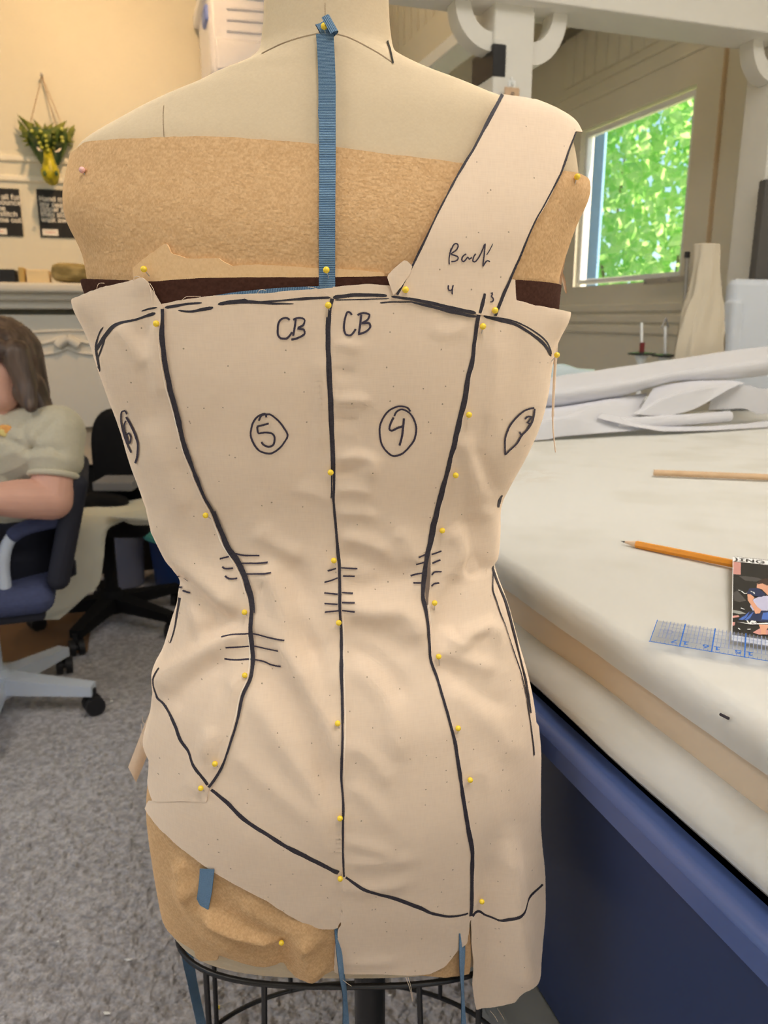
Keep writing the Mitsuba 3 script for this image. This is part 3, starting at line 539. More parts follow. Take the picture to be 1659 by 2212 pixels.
obj('firebox', bx([-1.10, YM + .09, 0], [.15, YM + .11, zf(1000)]), 'mat_soot', mt, smooth=False)
mat('mat_terracotta', lambda p, n, uv: mix((0.20, 0.115, 0.06), (0.15, 0.085, 0.045), fbm(p.x * 8, p.y * 8, 0)), 0.7)
h0, h1 = on_z(-10, 1342, .004), on_z(172, 1398, .004)
single('hearth_mat', rbox([h1[0] - .75, h1[1] - .05, 0], [h1[0] + .03, h1[1] + .45, .003], .001), 'mat_terracotta', 'orange brown mat on the carpet behind the swivel chair legs', 'mat')
# mantel objects
mat('mat_card_black', (0.015, 0.017, 0.022), 0.5); mat('mat_card_tan', (0.52, 0.36, 0.13), 0.7); mat('mat_card_cream', (0.78, 0.62, 0.38), 0.7)
def mbox(name, x0, x1, y0, m, lab, cat, dy=.12, yo=.02):
    a, b = on_y(x0, y0, YM - .08 + yo), on_y(x1, 606, YM - .08 + yo)
    return single(name, rbox([a[0], YM - .08 + yo, zs1], [b[0], YM - .08 + yo + dy, a[2]], .004), m, lab, cat)
mbox('black_box', -60, 34, 580, 'mat_card_black', 'small black box on the left end of the mantel shelf', 'box')
mbox('tan_box', 38, 54, 577, 'mat_card_tan', 'narrow tan card box on the mantel between black and cream boxes', 'box')
mbox('cream_box', 55, 107, 582, 'mat_card_cream', 'cream box on the mantel beside the olive stone', 'box')
mat('mat_olive', lambda p, n, uv: mix((0.20, 0.15, 0.055), (0.42, 0.33, 0.15), smoothstep(.3, .7, fbm(p.x * 22, p.y * 22, p.z * 30))), 0.7)
a, b = on_y(109, 571, YM - .02), on_y(215, 607, YM - .02)
st = trimesh.creation.icosphere(4, 1.0); v = st.vertices
v = np.sign(v) * np.abs(v) ** .6; v = v * [(b[0] - a[0]) / 2, .07, (a[2] - zs1) / 2]
v[:, 2] *= 1 - .18 * np.clip(v[:, 0] / v[:, 0].max(), -1, 1) * (v[:, 2] > 0); v += .010 * np.stack([noise_v(v, 18, k) for k in range(3)], -1)
st.vertices = v + [(a[0] + b[0]) / 2, YM - .01, (a[2] + zs1) / 2 + .004]; single('olive_stone', st, 'mat_olive', 'mottled olive brown stone block on the mantel shelf beside the form', 'stone', smooth=True)

# rails, posters, mask on the back wall
for y0 in (345, 388):
    a = on_y(80, y0, YB); struct('trim_9', rbox([XL, YB - .016, a[2] - .012], [XP + .1, YB + .002, a[2] + .012], .006), 'mat_trim')
mat('mat_poster_black', (0.014, 0.014, 0.015), 0.5); mat('mat_print_white', (0.80, 0.76, 0.72), 0.6)
def poster(c, lines, h, badge, lab):
    TLp, BLp, BRp = [on_y(x, y, YB - .006) for x, y in c]
    x = BRp - BLp; w = np.linalg.norm(x); M = frame(BLp, x, TLp - BLp); H = abs((TLp - BLp) @ M[:3, 1])
    t = thing('poster', lab, 'poster')
    obj('sheet', extr(sbox(0, 0, w, H), .0015, M), 'mat_poster_black', t, smooth=False)
    for s, px_, py_ in lines:
        p = on_y(px_, py_, YB - .006) - BLp
        m = text_on(s, h, M @ trimesh.transformations.translation_matrix([p @ M[:3, 0], p @ M[:3, 1], 0]), .0016, True, .0006); obj('lettering', m, 'mat_print_white', t, smooth=False)
    p = on_y(*badge[:2], YB - .006) - BLp; q = on_y(*badge[2:], YB - .006) - BLp
    b_ = sbox(p @ M[:3, 0], q @ M[:3, 1], q @ M[:3, 0], p @ M[:3, 1]).buffer(.003)
    obj('badge', flat(b_, M, .0016, .0005), 'mat_print_white', t, smooth=False)
    obj('badge_line', flat(sbox(b_.bounds[0] + .012, (b_.bounds[1] + b_.bounds[3]) / 2 - .002, b_.bounds[2] - .012, (b_.bounds[1] + b_.bounds[3]) / 2 + .002), M, .0023, .0003), 'mat_photo_pink', t, smooth=False)
poster([(78, 408), (88, 512), (182, 515)], [('Hand me', 84, 434), ('my seam', 86, 446), ('ripper and', 87, 456.5), ('then slowly', 88, 467.5), ('walk away', 89, 479)], .0205, (93, 496, 125, 508), 'black poster with white lettering about a seam ripper, under the dragon mask')
poster([(-46, 404), (-38, 508), (51, 511)], [('I sew all fun', -42, 428), ('with pounce', -41, 440), ('it in the', -40, 453), ('get a stitch', -40, 465), ('or come out.', -39, 478)], .0205, (-25, 494, 14, 505), 'black poster with white lettering cut off by the left edge of the view')

mat('mat_dragon_dark', lambda p, n, uv: mix((0.020, 0.060, 0.022), (0.075, 0.12, 0.022), smoothstep(.3, .7, fbm(p.x * 30, p.y * 30, p.z * 30))), 0.45)
mat('mat_dragon_mid', lambda p, n, uv: mix((0.07, 0.10, 0.012), (0.20, 0.22, 0.03), smoothstep(.3, .7, fbm(p.x * 45, p.y * 45, p.z * 45))), 0.45)
mat('mat_dragon_yellow', lambda p, n, uv: mix((0.24, 0.22, 0.010), (0.52, 0.46, 0.02), smoothstep(.3, .7, fbm(p.x * 90, p.y * 40, p.z * 40))), 0.4)
mat('mat_dragon_knob', (0.45, 0.50, 0.10), 0.4); mat('mat_eye_slot', (0.78, 0.66, 0.55), 0.6); mat('mat_string', (0.42, 0.30, 0.20), 0.8)
dg = thing('dragon_mask', 'green dragon head mask with a yellow snout hanging on strings from a nail', 'mask')
def dq(x, y, o=.03): return on_y(x / 8.194 + 20, y / 8.194 + 150, YB - .01 - o)
S_ = np.linalg.norm(dq(100, 0) - dq(0, 0)) / 100                     # metres per crop pixel
hd = blob([[(dq(480, 1180, .05), 170 * S_), (dq(640, 1250, .08), 190 * S_), (dq(700, 1560, .07), 140 * S_), (dq(730, 1800, .07), 120 * S_)], [(dq(880, 1180, .05), 170 * S_), (dq(720, 1250, .08), 190 * S_)], [(dq(460, 1300, .04), 130 * S_), (dq(640, 1620, .06), 110 * S_)], [(dq(930, 1280, .04), 130 * S_), (dq(800, 1620, .06), 110 * S_)]], .01, 8)
obj('head', hd, 'mat_dragon_dark', dg, smooth=True)
sn = blob([[(dq(690, 1470, .13), 80 * S_), (dq(710, 1640, .15), 105 * S_), (dq(725, 1830, .15), 170 * S_), (dq(755, 1930, .13), 130 * S_)], [(dq(620, 1800, .14), 70 * S_), (dq(680, 1930, .13), 80 * S_)], [(dq(830, 1790, .14), 60 * S_), (dq(800, 1920, .13), 80 * S_)]], .008, 6)
obj('snout', sn, 'mat_dragon_yellow', dg, smooth=True)
for x in (625, 835): obj('nostril', trimesh.creation.icosphere(2, 1).apply_scale([34 * S_, 20 * S_, 50 * S_]).apply_translation(dq(x, 1840, .20)), 'mat_dragon_dark', dg, smooth=True)
def horn(x0, y0, x1, y1, r, o0=.06, o1=.05, m='mat_dragon_mid', nm='spike'):
    a, b = dq(x0, y0, o0), dq(x1, y1, o1); obj(nm, tube(np.array([a, a * .5 + b * .5, b]), [r * S_, r * .6 * S_, 1.5 * S_], 8), m, dg, smooth=True)
for h in ((430, 1080, 135, 790, 75), (560, 1090, 425, 870, 60), (640, 1060, 630, 950, 45), (690, 1070, 780, 945, 50), (830, 1080, 1020, 905, 75), (960, 1120, 1050, 1010, 50), (330, 1190, 165, 1180, 40), (330, 1260, 215, 1270, 35), (350, 1320, 265, 1360, 30), (1040, 1270, 1165, 1285, 36), (1060, 1340, 1140, 1365, 30), (420, 1000, 300, 930, 50)): horn(*h)
def fin(P, o):
    g_ = Polygon(P).buffer(0); m = trimesh.creation.extrude_polygon(g_, 16, engine='earcut'); V = m.vertices
    m.vertices = np.array([dq(v[0], v[1], o + v[2] * S_) for v in V]); m.fix_normals(); return m
obj('ear', fin([(135, 875), (230, 950), (330, 1080), (370, 1230), (310, 1300), (270, 1190), (225, 1150), (215, 1100), (165, 1055), (180, 990)], .05), 'mat_dragon_mid', dg, smooth=False)
obj('ear', fin([(1165, 975), (1060, 1040), (1010, 1150), (1000, 1260), (1070, 1270), (1110, 1210), (1150, 1160), (1145, 1110), (1170, 1080), (1150, 1030)], .05), 'mat_dragon_mid', dg, smooth=False)
for x, y in ((400, 1095), (555, 1105), (785, 1120), (645, 1190), (790, 1205), (500, 1210), (930, 1210), (655, 1270), (535, 1305), (800, 1315), (665, 1355), (940, 1270), (575, 1385), (780, 1395), (930, 1060), (690, 1430)):
    obj('knob', tube(np.array([dq(x, y - 4, .085), dq(x, y, .16), dq(x, y + 6, .175)]), [44 * S_, 32 * S_, 14 * S_], 10), 'mat_dragon_knob' if (x * 7 + y) % 3 else 'mat_dragon_mid', dg, smooth=True)
obj('eye', fin([(480, 1370), (520, 1380), (560, 1420), (590, 1440), (560, 1455), (510, 1430)], .155), 'mat_eye_slot', dg, smooth=False)
obj('eye', fin([(925, 1385), (880, 1400), (840, 1435), (800, 1455), (830, 1470), (890, 1450), (915, 1420)], .155), 'mat_eye_slot', dg, smooth=False)
nl = dq(578, 120, .012)
for x, y in ((380, 920), (825, 1000), (910, 930)): obj('string', tube([nl, dq(x, y, .03)], 9 * S_, 6), 'mat_string', dg, smooth=True)
single('nail', tube([nl + [0, .012, 0], nl + [0, -.02, .004]], .006, 8), 'mat_grey_metal', 'small dark nail in the wall holding the mask strings', 'nail')

# translucent storage bin high on a wall shelf behind the form's shoulder
mat('mat_bin', lambda p, n, uv: mix((0.64, 0.65, 0.76), (0.72, 0.73, 0.82), fbm(p.x * 9, p.y * 9, p.z * 9)), 0.3, specular=0.5)
mat('mat_latch_blue', (0.14, 0.22, 0.62), 0.4)
YS = 3.55
bl, br_, tp_ = on_y(457, 163, YS), on_y(760, 163, YS), on_y(447, -20, YS)
ws_ = thing('wall_shelf', 'white wall shelf carrying the translucent bin behind the dress form', 'shelf')
obj('board', rbox([bl[0] + .01, YS, bl[2] - .03], [br_[0], YB, bl[2]], .004), 'mat_trim', ws_)
for x in (bl[0] + .12, br_[0] - .1): obj('bracket', extr(Polygon([(0, 0), (.3, 0), (0, -.25)]), .02, frame([x, YB, bl[2] - .03], [0, -1, 0], [0, 0, 1])), 'mat_trim', ws_, smooth=False)
bn = thing('storage_bin', 'translucent white plastic storage bin seen behind the neck of the dress form', 'bin')
Xm = (bl[0] + br_[0]) / 2; hw0, hw1 = (br_[0] - bl[0]) / 2, Xm - tp_[0]
bm = m3.Manifold.batch_hull([m3.Manifold.sphere(.025, 20).translate([Xm + s * (h - .025), y, z]) for s in (-1, 1) for y in (YS + .03, YS + .38) for h, z in ((hw0, bl[2] + .027), (hw1, tp_[2]))])
obj('body', man(bm), 'mat_bin', bn, smooth=True)
obj('lid', rbox([Xm - hw1 - .02, YS - .02, tp_[2] - .01], [Xm + hw1 + .02, YS + .43, tp_[2] + .05], .015), 'mat_bin', bn)
lz = on_y(452, 22, YS); obj('latch', rbox([Xm - hw1 - .012, YS + .02, lz[2] - .03], [Xm - hw1 + .03, YS + .14, lz[2] + .03], .008), 'mat_latch_blue', bn)
for y in (18, 42, 66): obj('rib', tube(np.array([on_y(490, y, YS + .002), on_y(520, y + 2, YS + .002), on_y(600, y + 8, YS + .002)]), .006, 8), 'mat_bin', bn, smooth=True)
obj('label_panel', rbox(on_y(466, 150, YS - .003), on_y(600, 96, YS + .02), .012), 'mat_bin', bn)
nv = on_y(478, 163, YS); obj('foot_strip', rbox([nv[0], YS - .004, bl[2]], [nv[0] + .3, YS + .02, bl[2] + .03], .006), 'mat_latch_blue', bn)

# ---------------------------------------------------------------- swivel chairs
mat('mat_chair_fabric', lambda p, n, uv: mix((0.045, 0.055, 0.12), (0.075, 0.09, 0.18), fbm(p.x * 200, p.y * 200, p.z * 200)), 0.9, sheen=0.3)
mat('mat_chair_grey', (0.55, 0.61, 0.72), 0.35, specular=0.5); mat('mat_chair_black', (0.006, 0.006, 0.007), 0.8, specular=0.2)
mat('mat_chair_dark', (0.020, 0.021, 0.032), 0.7); mat('mat_caster', (0.018, 0.018, 0.02), 0.5)
def LF(l, f, z): return np.array([(RT * l + FH * f)[0], (RT * l + FH * f)[1], z])
def swivel(t, C, legs, m_base, rr=.30, zc=.10, drop=.035):
    obj('column', tube([C + UZ * .09, C + UZ * .42], .026, 20), m_base, t, smooth=40)
    obj('hub', lathe([(0, .06), (.05, .06), (.055, .115), (.035, .15), (0, .15)], 28, C), m_base, t)
    for a in legs:
        d = np.array([math.cos(a), math.sin(a), 0]); e = C + d * rr; s = np.cross(d, UZ)
        m = m3.Manifold.hull_points(np.array([C + d * .03 + s * w * .034 + UZ * z for w in (-1, 1) for z in (.075, .13)] + [e + s * w * .022 + UZ * z for w in (-1, 1) for z in (.066, .098)]))
        L = obj('leg', man(m), m_base, t, smooth=20)
        ax = np.cross(d, UZ) * .8 + d * .6; ax /= np.linalg.norm(ax); c = e - d * .004 + UZ * .0305
        obj('caster', cat_(tube([c - ax * .026, c - ax * .006], [.030, .030], 20), tube([c + ax * .006, c + ax * .026], [.030, .030], 20), tube([c - ax * .008, c + ax * .008], .012, 10), tube([c, e + UZ * .085], .009, 8)), 'mat_caster', L, smooth=40)
C1 = LF(-1.207, 2.205, 0)
ca, cb2 = on_z(145, 1452, 0) - C1, on_z(207, 1540, 0) - C1
a0 = math.atan2(cb2[1], cb2[0]); rr1 = float(np.hypot(*cb2[:2])) - .0
ch = thing('office_chair', 'blue fabric office chair with pale grey legs and loop arms, under the seated person', 'chair')
swivel(ch, C1, [a0 + k * 2 * math.pi / 5 for k in range(5)], 'mat_chair_grey', min(max(rr1, .27), .33))
dv = LF(-.94, -.34, 0); dv /= np.linalg.norm(dv); sv = np.cross(UZ, dv)        # the way the chair faces, and its left
Cs = C1 + dv * .02
def oriented(size, r, c, x, y):
    m = rbox(-np.array(size) / 2, np.array(size) / 2, r, 16); m.apply_transform(frame(c, x, y)); return m
obj('seat', oriented([.46, .48, .085], .04, Cs + UZ * .43, dv, sv), 'mat_chair_fabric', ch)
obj('seat_pan', oriented([.40, .42, .03], .012, Cs + UZ * .378, dv, sv), 'mat_chair_dark', ch)
bt_, bb_ = at_d(172, 1000, 2.27), at_d(128, 1235, 2.24); bc = (bt_ + bb_) / 2; bup = bt_ - bb_; bh_ = np.linalg.norm(bup); bup /= bh_
obj('backrest', oriented([.40, bh_, .062], .030, bc, -sv, bup), 'mat_chair_dark', ch)
obj('back_bar', bar(C1 - dv * .10 + UZ * .385, bc - bup * .16 - dv * .045, .06, .012, .003, up=dv), 'mat_chair_dark', ch)
ap = lambda x, y, d: at_d(x, y, d)
loop = smoothcurve(np.array([ap(30, 1310, 2.06), ap(14, 1285, 2.05), ap(8, 1240, 2.05), ap(10, 1195, 2.05), ap(26, 1160, 2.06), ap(60, 1140, 2.07)]), 8)
obj('arm_post', tube(loop, .017, 14), 'mat_chair_grey', ch, smooth=True)
obj('arm_rest', tube(smoothcurve(np.array([ap(26, 1158, 2.06), ap(62, 1138, 2.07), ap(120, 1124, 2.10), ap(168, 1113, 2.14)]), 8), .021, 14), 'mat_chair_fabric', ch, smooth=True)
obj('arm_brace', tube(smoothcurve(np.array([ap(30, 1305, 2.06), ap(20, 1312, 2.08), ap(-20, 1316, 2.14)]), 6), .013, 10), 'mat_chair_grey', ch, smooth=True)
# black chair behind
C2 = LF(-1.09, 2.93, 0)
bk = thing('black_chair', 'black swivel chair with a rounded back, hung with muslin cloth, before the fireplace', 'chair')
aa = math.atan2(*(on_z(182, 1403, 0) - C2)[[1, 0]])
swivel(bk, C2, [aa + k * 2 * math.pi / 5 for k in range(5)], 'mat_chair_black', .30)
obj('seat', oriented([.46, .46, .08], .038, C2 + UZ * .46, RT, FH), 'mat_chair_black', bk)
qc = at_d(262, 985, 3.02); hw_, hh_ = (at_d(322, 985, 3.02) - at_d(198, 985, 3.02)), (at_d(262, 884, 3.02)[2] - at_d(262, 1088, 3.02)[2])
ov = trimesh.creation.icosphere(4, 1.0); vv = ov.vertices; vv = np.sign(vv) * np.abs(vv) ** .75
ov.vertices = vv * [np.linalg.norm(hw_) / 2, .045, hh_ / 2]; ov.apply_transform(frame(qc, RT, FH)); obj('backrest', ov, 'mat_chair_black', bk, smooth=True)
obj('back_bar', bar(C2 + UZ * .43 + FH * .1, qc - UZ * .12 + FH * .05, .07, .014, .003, up=FH), 'mat_chair_black', bk)
for s in (-1,): obj('arm_rest', tube(smoothcurve(np.array([C2 + RT * s * .27 + FH * .1 + UZ * .44, C2 + RT * s * .29 + FH * .1 + UZ * .62, C2 + RT * s * .29 - FH * .14 + UZ * .645]), 8), .020, 10), 'mat_chair_black', bk, smooth=True)
# cloth over its seat, and things piled there
A3 = lambda P: np.array([at_d(x, y, d) for x, y, d in P])
mat('mat_drape', (0.64, 0.62, 0.52), 0.9, specular=0.1)
single('muslin_cloth', loft([A3([(168, 1092, 2.85), (230, 1088, 2.85), (300, 1080, 2.85), (340, 1072, 2.83)]), A3([(160, 1112, 2.66), (220, 1112, 2.66), (280, 1108, 2.66), (338, 1100, 2.66)]), A3([(152, 1138, 2.60), (190, 1142, 2.60), (226, 1144, 2.60), (232, 1146, 2.62)]), A3([(135, 1200, 2.58), (170, 1205, 2.57), (205, 1210, 2.58), (224, 1205, 2.60)]), A3([(112, 1262, 2.57), (150, 1270, 2.56), (195, 1272, 2.58), (214, 1262, 2.60)]), A3([(36, 1306, 2.56), (80, 1300, 2.55), (135, 1310, 2.55), (190, 1285, 2.58)]), A3([(42, 1346, 2.55), (70, 1338, 2.55), (100, 1338, 2.55), (128, 1338, 2.55)])], .001, 10, 8, .016, 21), 'mat_drape', 'cream muslin cloth spilling off the black chair seat down to the floor', 'cloth', smooth=True)
single('muslin_cloth', loft([A3([(236, 1108, 2.62), (300, 1104, 2.62), (345, 1100, 2.62)]), A3([(240, 1118, 2.58), (300, 1120, 2.57), (340, 1122, 2.57)]), A3([(250, 1116, 2.62), (300, 1134, 2.62), (330, 1134, 2.62)])], .001, 8, 8, .012, 22), 'mat_drape', 'short fold of cream muslin cloth hanging over the grey wastebasket', 'cloth', smooth=True)
q = at_d(200, 1062, 2.81); q2 = at_d(284, 1042, 2.81)
mat('mat_grey_paper', (0.20, 0.20, 0.21), 0.7)
m = rbox([0, 0, 0], [np.linalg.norm((q2 - q)[:2]), .14, (q2 - q)[2]], .006); m.apply_transform(frame(q, RT, FH)); single('grey_parcel', m, 'mat_grey_paper', 'pale grey parcel on the black chair seat against its back', 'parcel')
bgm = blob([[(at_d(180, 1086, 2.80), .030), (at_d(215, 1080, 2.82), .036), (at_d(262, 1086, 2.80), .028)]], .012, 6); single('black_bag', bgm, 'mat_chair_black', 'small black soft bag lying on the cloth on the black chair', 'bag', smooth=True)
# bins on the floor by the fireplace
mat('mat_waste', (0.20, 0.22, 0.30), 0.4); mat('mat_bin_blue', (0.012, 0.035, 0.13), 0.4); mat('mat_teal', (0.10, 0.46, 0.44), 0.35)
def pail(name, xl, xr, yt, yb0_, d, m, lab, cat, rimm=None, taper=.8, h=None):
    a, b = at_d(xl, yt, d), at_d(xr, yt, d); c = (a + b) / 2; R_ = np.linalg.norm(b - a) / 2; zt = c[2]
    t = thing(name, lab, cat)
    z0 = .002 if h is None else zt - h
    obj('body', lathe([(0, z0), (R_ * taper, z0), (R_ * taper + .004, z0 + .01), (R_, zt), (R_ - .006, zt), (R_ * taper - .004, z0 + .012), (0, z0 + .012)], 40, (c[0], c[1], 0)), m, t)
    if rimm:
        th = np.linspace(0, 2 * math.pi, 41); obj('rim', tube(np.stack([c[0] + (R_ + .004) * np.cos(th), c[1] + (R_ + .004) * np.sin(th), 0 * th + zt], -1), .022, 12, False), rimm, t, smooth=True)
    return t, c, R_, zt
t_, c_, R_, zt_ = pail('wastebasket', 226, 308, 1140, 1270, 3.42, 'mat_waste', 'grey blue plastic wastebasket with full dark contents before the fireplace', 'wastebasket')
obj('liner', blob([[(c_ + [-.05, 0, -.03], .03), (c_ + [.05, .01, -.03], .035)]], .015, 4), 'mat_chair_black', t_, smooth=True)
pail('blue_bin', 322, 470, 1146, 1330, 3.42, 'mat_bin_blue', 'deep blue round bin with a teal rim half hidden behind the dress form', 'bin', 'mat_teal', .85)
# scraps on the carpet
mat('mat_scrap', (0.85, 0.85, 0.84), 0.7)
for k, (x, y, lab, L) in enumerate([(277, 2073, 'white paper scrap on the carpet left of the hip felt', .012), (124, 2034, 'tiny white scrap on the carpet near the lower left edge', .005), (303, 1839, 'tiny white scrap on the carpet beside the muslin hem', .004), (22, 1809, 'tiny white scrap on the dark carpet at the left edge', .004), (842, 2151, 'white scrap on the carpet right of the pole', .006), (240, 1515, 'white lint tuft on the carpet beside the front caster', .014), (232, 2188, 'thin white thread scrap on the carpet at the bottom', .010), (20, 2054, 'tiny pale scrap on the carpet beyond the lower left corner', .004)]):
    p = on_z(x, y, .006); g_ = np.random.default_rng(k)
    q = g_.uniform(-1, 1, (9, 3)) * [L * .7, L * .35, .002]; m = man(m3.Manifold.hull_points(q)); m.apply_translation(p); single('paper_scrap', m, 'mat_scrap', lab, 'scrap', smooth=False)
t = thing('ball_head_pin', 'yellow ball-head pin dropped on the carpet under the cage', 'pin')
p = on_z(471, 2176, .006); obj('head', trimesh.creation.icosphere(2, .0035).apply_translation(p), 'mat_pin_yellow', t, smooth=True); obj('shaft', tube([p, p + RT * .02 + FH * .015 - UZ * .003], .0005, 6), 'mat_steel', t)

# ---------------------------------------------------------------- seated person
mat('mat_skin', lambda p, n, uv: mix((0.62, 0.33, 0.25), (0.70, 0.41, 0.32), fbm(p.x * 14, p.y * 14, p.z * 14)), 0.55, specular=0.35)
mat('mat_shirt', lambda p, n, uv: mix((0.50, 0.46, 0.36), (0.57, 0.53, 0.42), fbm(p.x * 200, p.y * 200, p.z * 200)), 0.9, specular=0.1, sheen=0.2)
mat('mat_hair', lambda p, n, uv: mix((0.045, 0.026, 0.020), (0.13, 0.085, 0.062), smoothstep(.3, .75, fbm((p.x * .95 - p.y * .31) * 60, (p.x * .31 + p.y * .95) * 60, p.z * 4))), 0.45, specular=0.5)
mat('mat_trousers', (0.018, 0.020, 0.032), 0.9); mat('mat_emblem', lambda p, n, uv: mix((0.75, 0.35, 0.10), (0.80, 0.65, 0.25), smoothstep(.4, .6, fbm(p.x * 90, p.y * 90, p.z * 90))), 0.8)
mat('mat_eye_white', (0.8, 0.78, 0.75), 0.3)
pe = thing('person', 'seated person with long brown hair, khaki short-sleeved shirt and dark trousers, facing left', 'person')
K = lambda x, y, d: at_d(x, y, d)
hdc = K(-14, 792, 2.20)
fd = LF(-.93, -.37, 0); fd /= np.linalg.norm(fd); fl = np.cross(UZ, fd)       # where the face looks, its left side
neck, chest, waist, pelvis = K(20, 905, 2.22), K(22, 985, 2.24), K(28, 1085, 2.24), K(20, 1180, 2.24)
shL, elL, wrL = K(126, 936, 2.14), K(112, 1078, 2.07), K(-70, 1078, 1.94)
shR = K(-95, 930, 2.38); elR, wrR = K(-190, 1070, 2.40), K(-230, 1060, 2.05)
knL, knR = K(-170, 1195, 1.98), K(-230, 1190, 2.20); anL, anR = knL * [1, 1, 0] + UZ * .09, knR * [1, 1, 0] + UZ * .09
ft = lambda a: a * [1, 1, 0] + fd * .17 + UZ * .04
def hand(w, d, up):
    s = np.cross(d, up); ch_ = [[(w, .026), (w + d * .05 + s * .012, .022)], [(w, .026), (w + d * .05 - s * .014, .022)]]
    for k, L in ((-1.5, .055), (-.5, .068), (.5, .064), (1.5, .05)):
        b_ = w + d * .075 + s * k * .0185; ch_.append([(w + d * .045 + s * k * .012, .012), (b_, .0095), (b_ + d * L * .55 - up * .012, .0088), (b_ + d * L * .9 - up * .034, .0078)])
    ch_.append([(w + d * .02 - s * .02, .013), (w + d * .05 - s * .045 - up * .01, .0105), (w + d * .085 - s * .05 - up * .02, .009)]); return ch_
skin = [[(neck - UZ * .02, .058), (hdc - UZ * .085 - fd * .01, .055)], [(hdc + UZ * .03 - fd * .022, .088), (hdc + UZ * .035 + fd * .02, .080)], [(hdc - UZ * .03 + fd * .035, .066), (hdc - UZ * .075 + fd * .055, .042)], [(hdc - UZ * .03 + fd * .035, .066), (hdc - UZ * .065 + fl * .03 + fd * .01, .048)],
        [(hdc + UZ * .005 + fd * .094, .012), (hdc - UZ * .022 + fd * .108, .014)], [(hdc - UZ * .052 + fd * .086 + fl * .018, .010), (hdc - UZ * .052 + fd * .088 - fl * .018, .010)], [(hdc - UZ * .005 - fd * .005 + fl * .082, .016), (hdc - UZ * .03 - fd * .002 + fl * .080, .012)], [(hdc + UZ * .022 + fd * .080 - fl * .04, .014), (hdc + UZ * .022 + fd * .080 + fl * .04, .014)],
        [(K(2, 805, 2.165), .060), (K(6, 852, 2.165), .046)], [(neck - UZ * .05, .075), (chest, .11)], [(neck - UZ * .055, .06), (shL, .058), (elL, .058), (elL * .6 + wrL * .4, .053), (wrL, .032)], [(neck - UZ * .055, .06), (shR, .06), (elR, .05), (wrR, .029)], [(chest, .11), (waist, .10), (pelvis, .11)]]
skin += hand(wrL, (wrL - elL) / np.linalg.norm(wrL - elL), UZ) + hand(wrR, (wrR - elR) / np.linalg.norm(wrR - elR), UZ)
obj('body', blob(skin, .0085, 8), 'mat_skin', pe, smooth=True)
for s in (-1, 1): obj('eye', trimesh.creation.icosphere(2, .011).apply_translation(hdc + UZ * .008 + fd * .074 + fl * s * .034), 'mat_eye_white', pe, smooth=True)
sL = shL * .62 + elL * .38
cd_ = LF(-.62, -.78, 0)
ss = blob([[(neck - UZ * .045 + fl * .0, .078), (shL + UZ * .004, .074), (sL, .074)], [(neck - UZ * .045, .078), (shR, .074), (shR * .45 + elR * .55, .070)], [(chest + UZ * .02, .142), (waist + UZ * .03, .140)], [(shL - UZ * .03 + RT * -.03, .085), (chest, .13)], [(shR - UZ * .03, .085), (chest, .13)], [(chest + cd_ * .06, .115), (waist + UZ * .03 + cd_ * .05, .115)], [(chest + RT * -.17 + cd_ * .05, .11), (chest + RT * -.1, .13)]], .008, 10)
vs = ss.vertices; nrm = ss.vertex_normals
fold = [([K(58, 972, 2.05), K(80, 945, 2.05), K(118, 905, 2.07)], -.010, .011), ([K(60, 972, 2.05), K(95, 968, 2.03), K(130, 975, 2.03)], -.010, .011), ([K(62, 968, 2.05), K(45, 930, 2.1), K(52, 900, 2.12)], -.008, .010), ([K(0, 942, 2.1), K(35, 960, 2.08), K(60, 975, 2.06)], -.012, .011), ([K(62, 990, 2.05), K(100, 985, 2.03), K(125, 992, 2.03)], .006, .008)]
for P, h, w in fold:
    C = smoothcurve(np.array(P), 10); px_ = project(vs); Cp = project(C)
    dd = np.min(np.linalg.norm(px_[:, None] - Cp[None], axis=-1), axis=1) * 2.1 / F_
    front = ((vs - CAM) * nrm).sum(1) < 0
    vs = vs + nrm * (h * np.exp(-(dd / w) ** 2) * front)[:, None]
vs = vs + nrm * (.008 * noise_v(vs, 14, 4))[:, None]; ss.vertices = vs
# the shirt ends at the sleeve hems
mk_ = trimesh.Trimesh(ss.vertices, ss.faces, process=False)
obj('shirt', mk_, 'mat_shirt', pe, smooth=True)
ax = (elL - shL) / np.linalg.norm(elL - shL)
th = np.linspace(0, 2 * math.pi, 33); e1 = np.cross(ax, FH); e1 /= np.linalg.norm(e1); e2 = np.cross(ax, e1)
hem = sL + ax * .050 + .062 * (np.cos(th)[:, None] * e1 + np.sin(th)[:, None] * e2)
obj('sleeve_hem', tube(hem, .0085, 10, False), 'mat_shirt', pe, smooth=True)
em = K(12, 928, 2.03)
tri_e = trimesh.creation.icosphere(2, 1.0).apply_scale([.024, .008, .017])
k_ = np.argmin(np.linalg.norm(project(vs) - [12, 928], axis=1) + 1e3 * (((vs - CAM) * nrm).sum(1) > 0)); tri_e.apply_transform(frame(vs[k_] + (CAM - vs[k_]) * .0005, RT, FH)); obj('emblem', tri_e, 'mat_emblem', pe, smooth=True)
tr_ = blob([[(waist - UZ * .05, .125), (pelvis - UZ * .02, .145)], [(pelvis - UZ * .02, .145), (knL, .085), (anL, .05)], [(pelvis - UZ * .02, .145), (knR, .085), (anR, .05)]], .016, 8)
obj('trousers', tr_, 'mat_trousers', pe, smooth=True)
obj('shoe', blob([[(anL - UZ * .05, .038), (ft(anL), .034)]], .012, 5), 'mat_chair_black', pe, smooth=True); obj('shoe', blob([[(anR - UZ * .05, .038), (ft(anR), .034)]], .012, 5), 'mat_chair_black', pe, smooth=True)
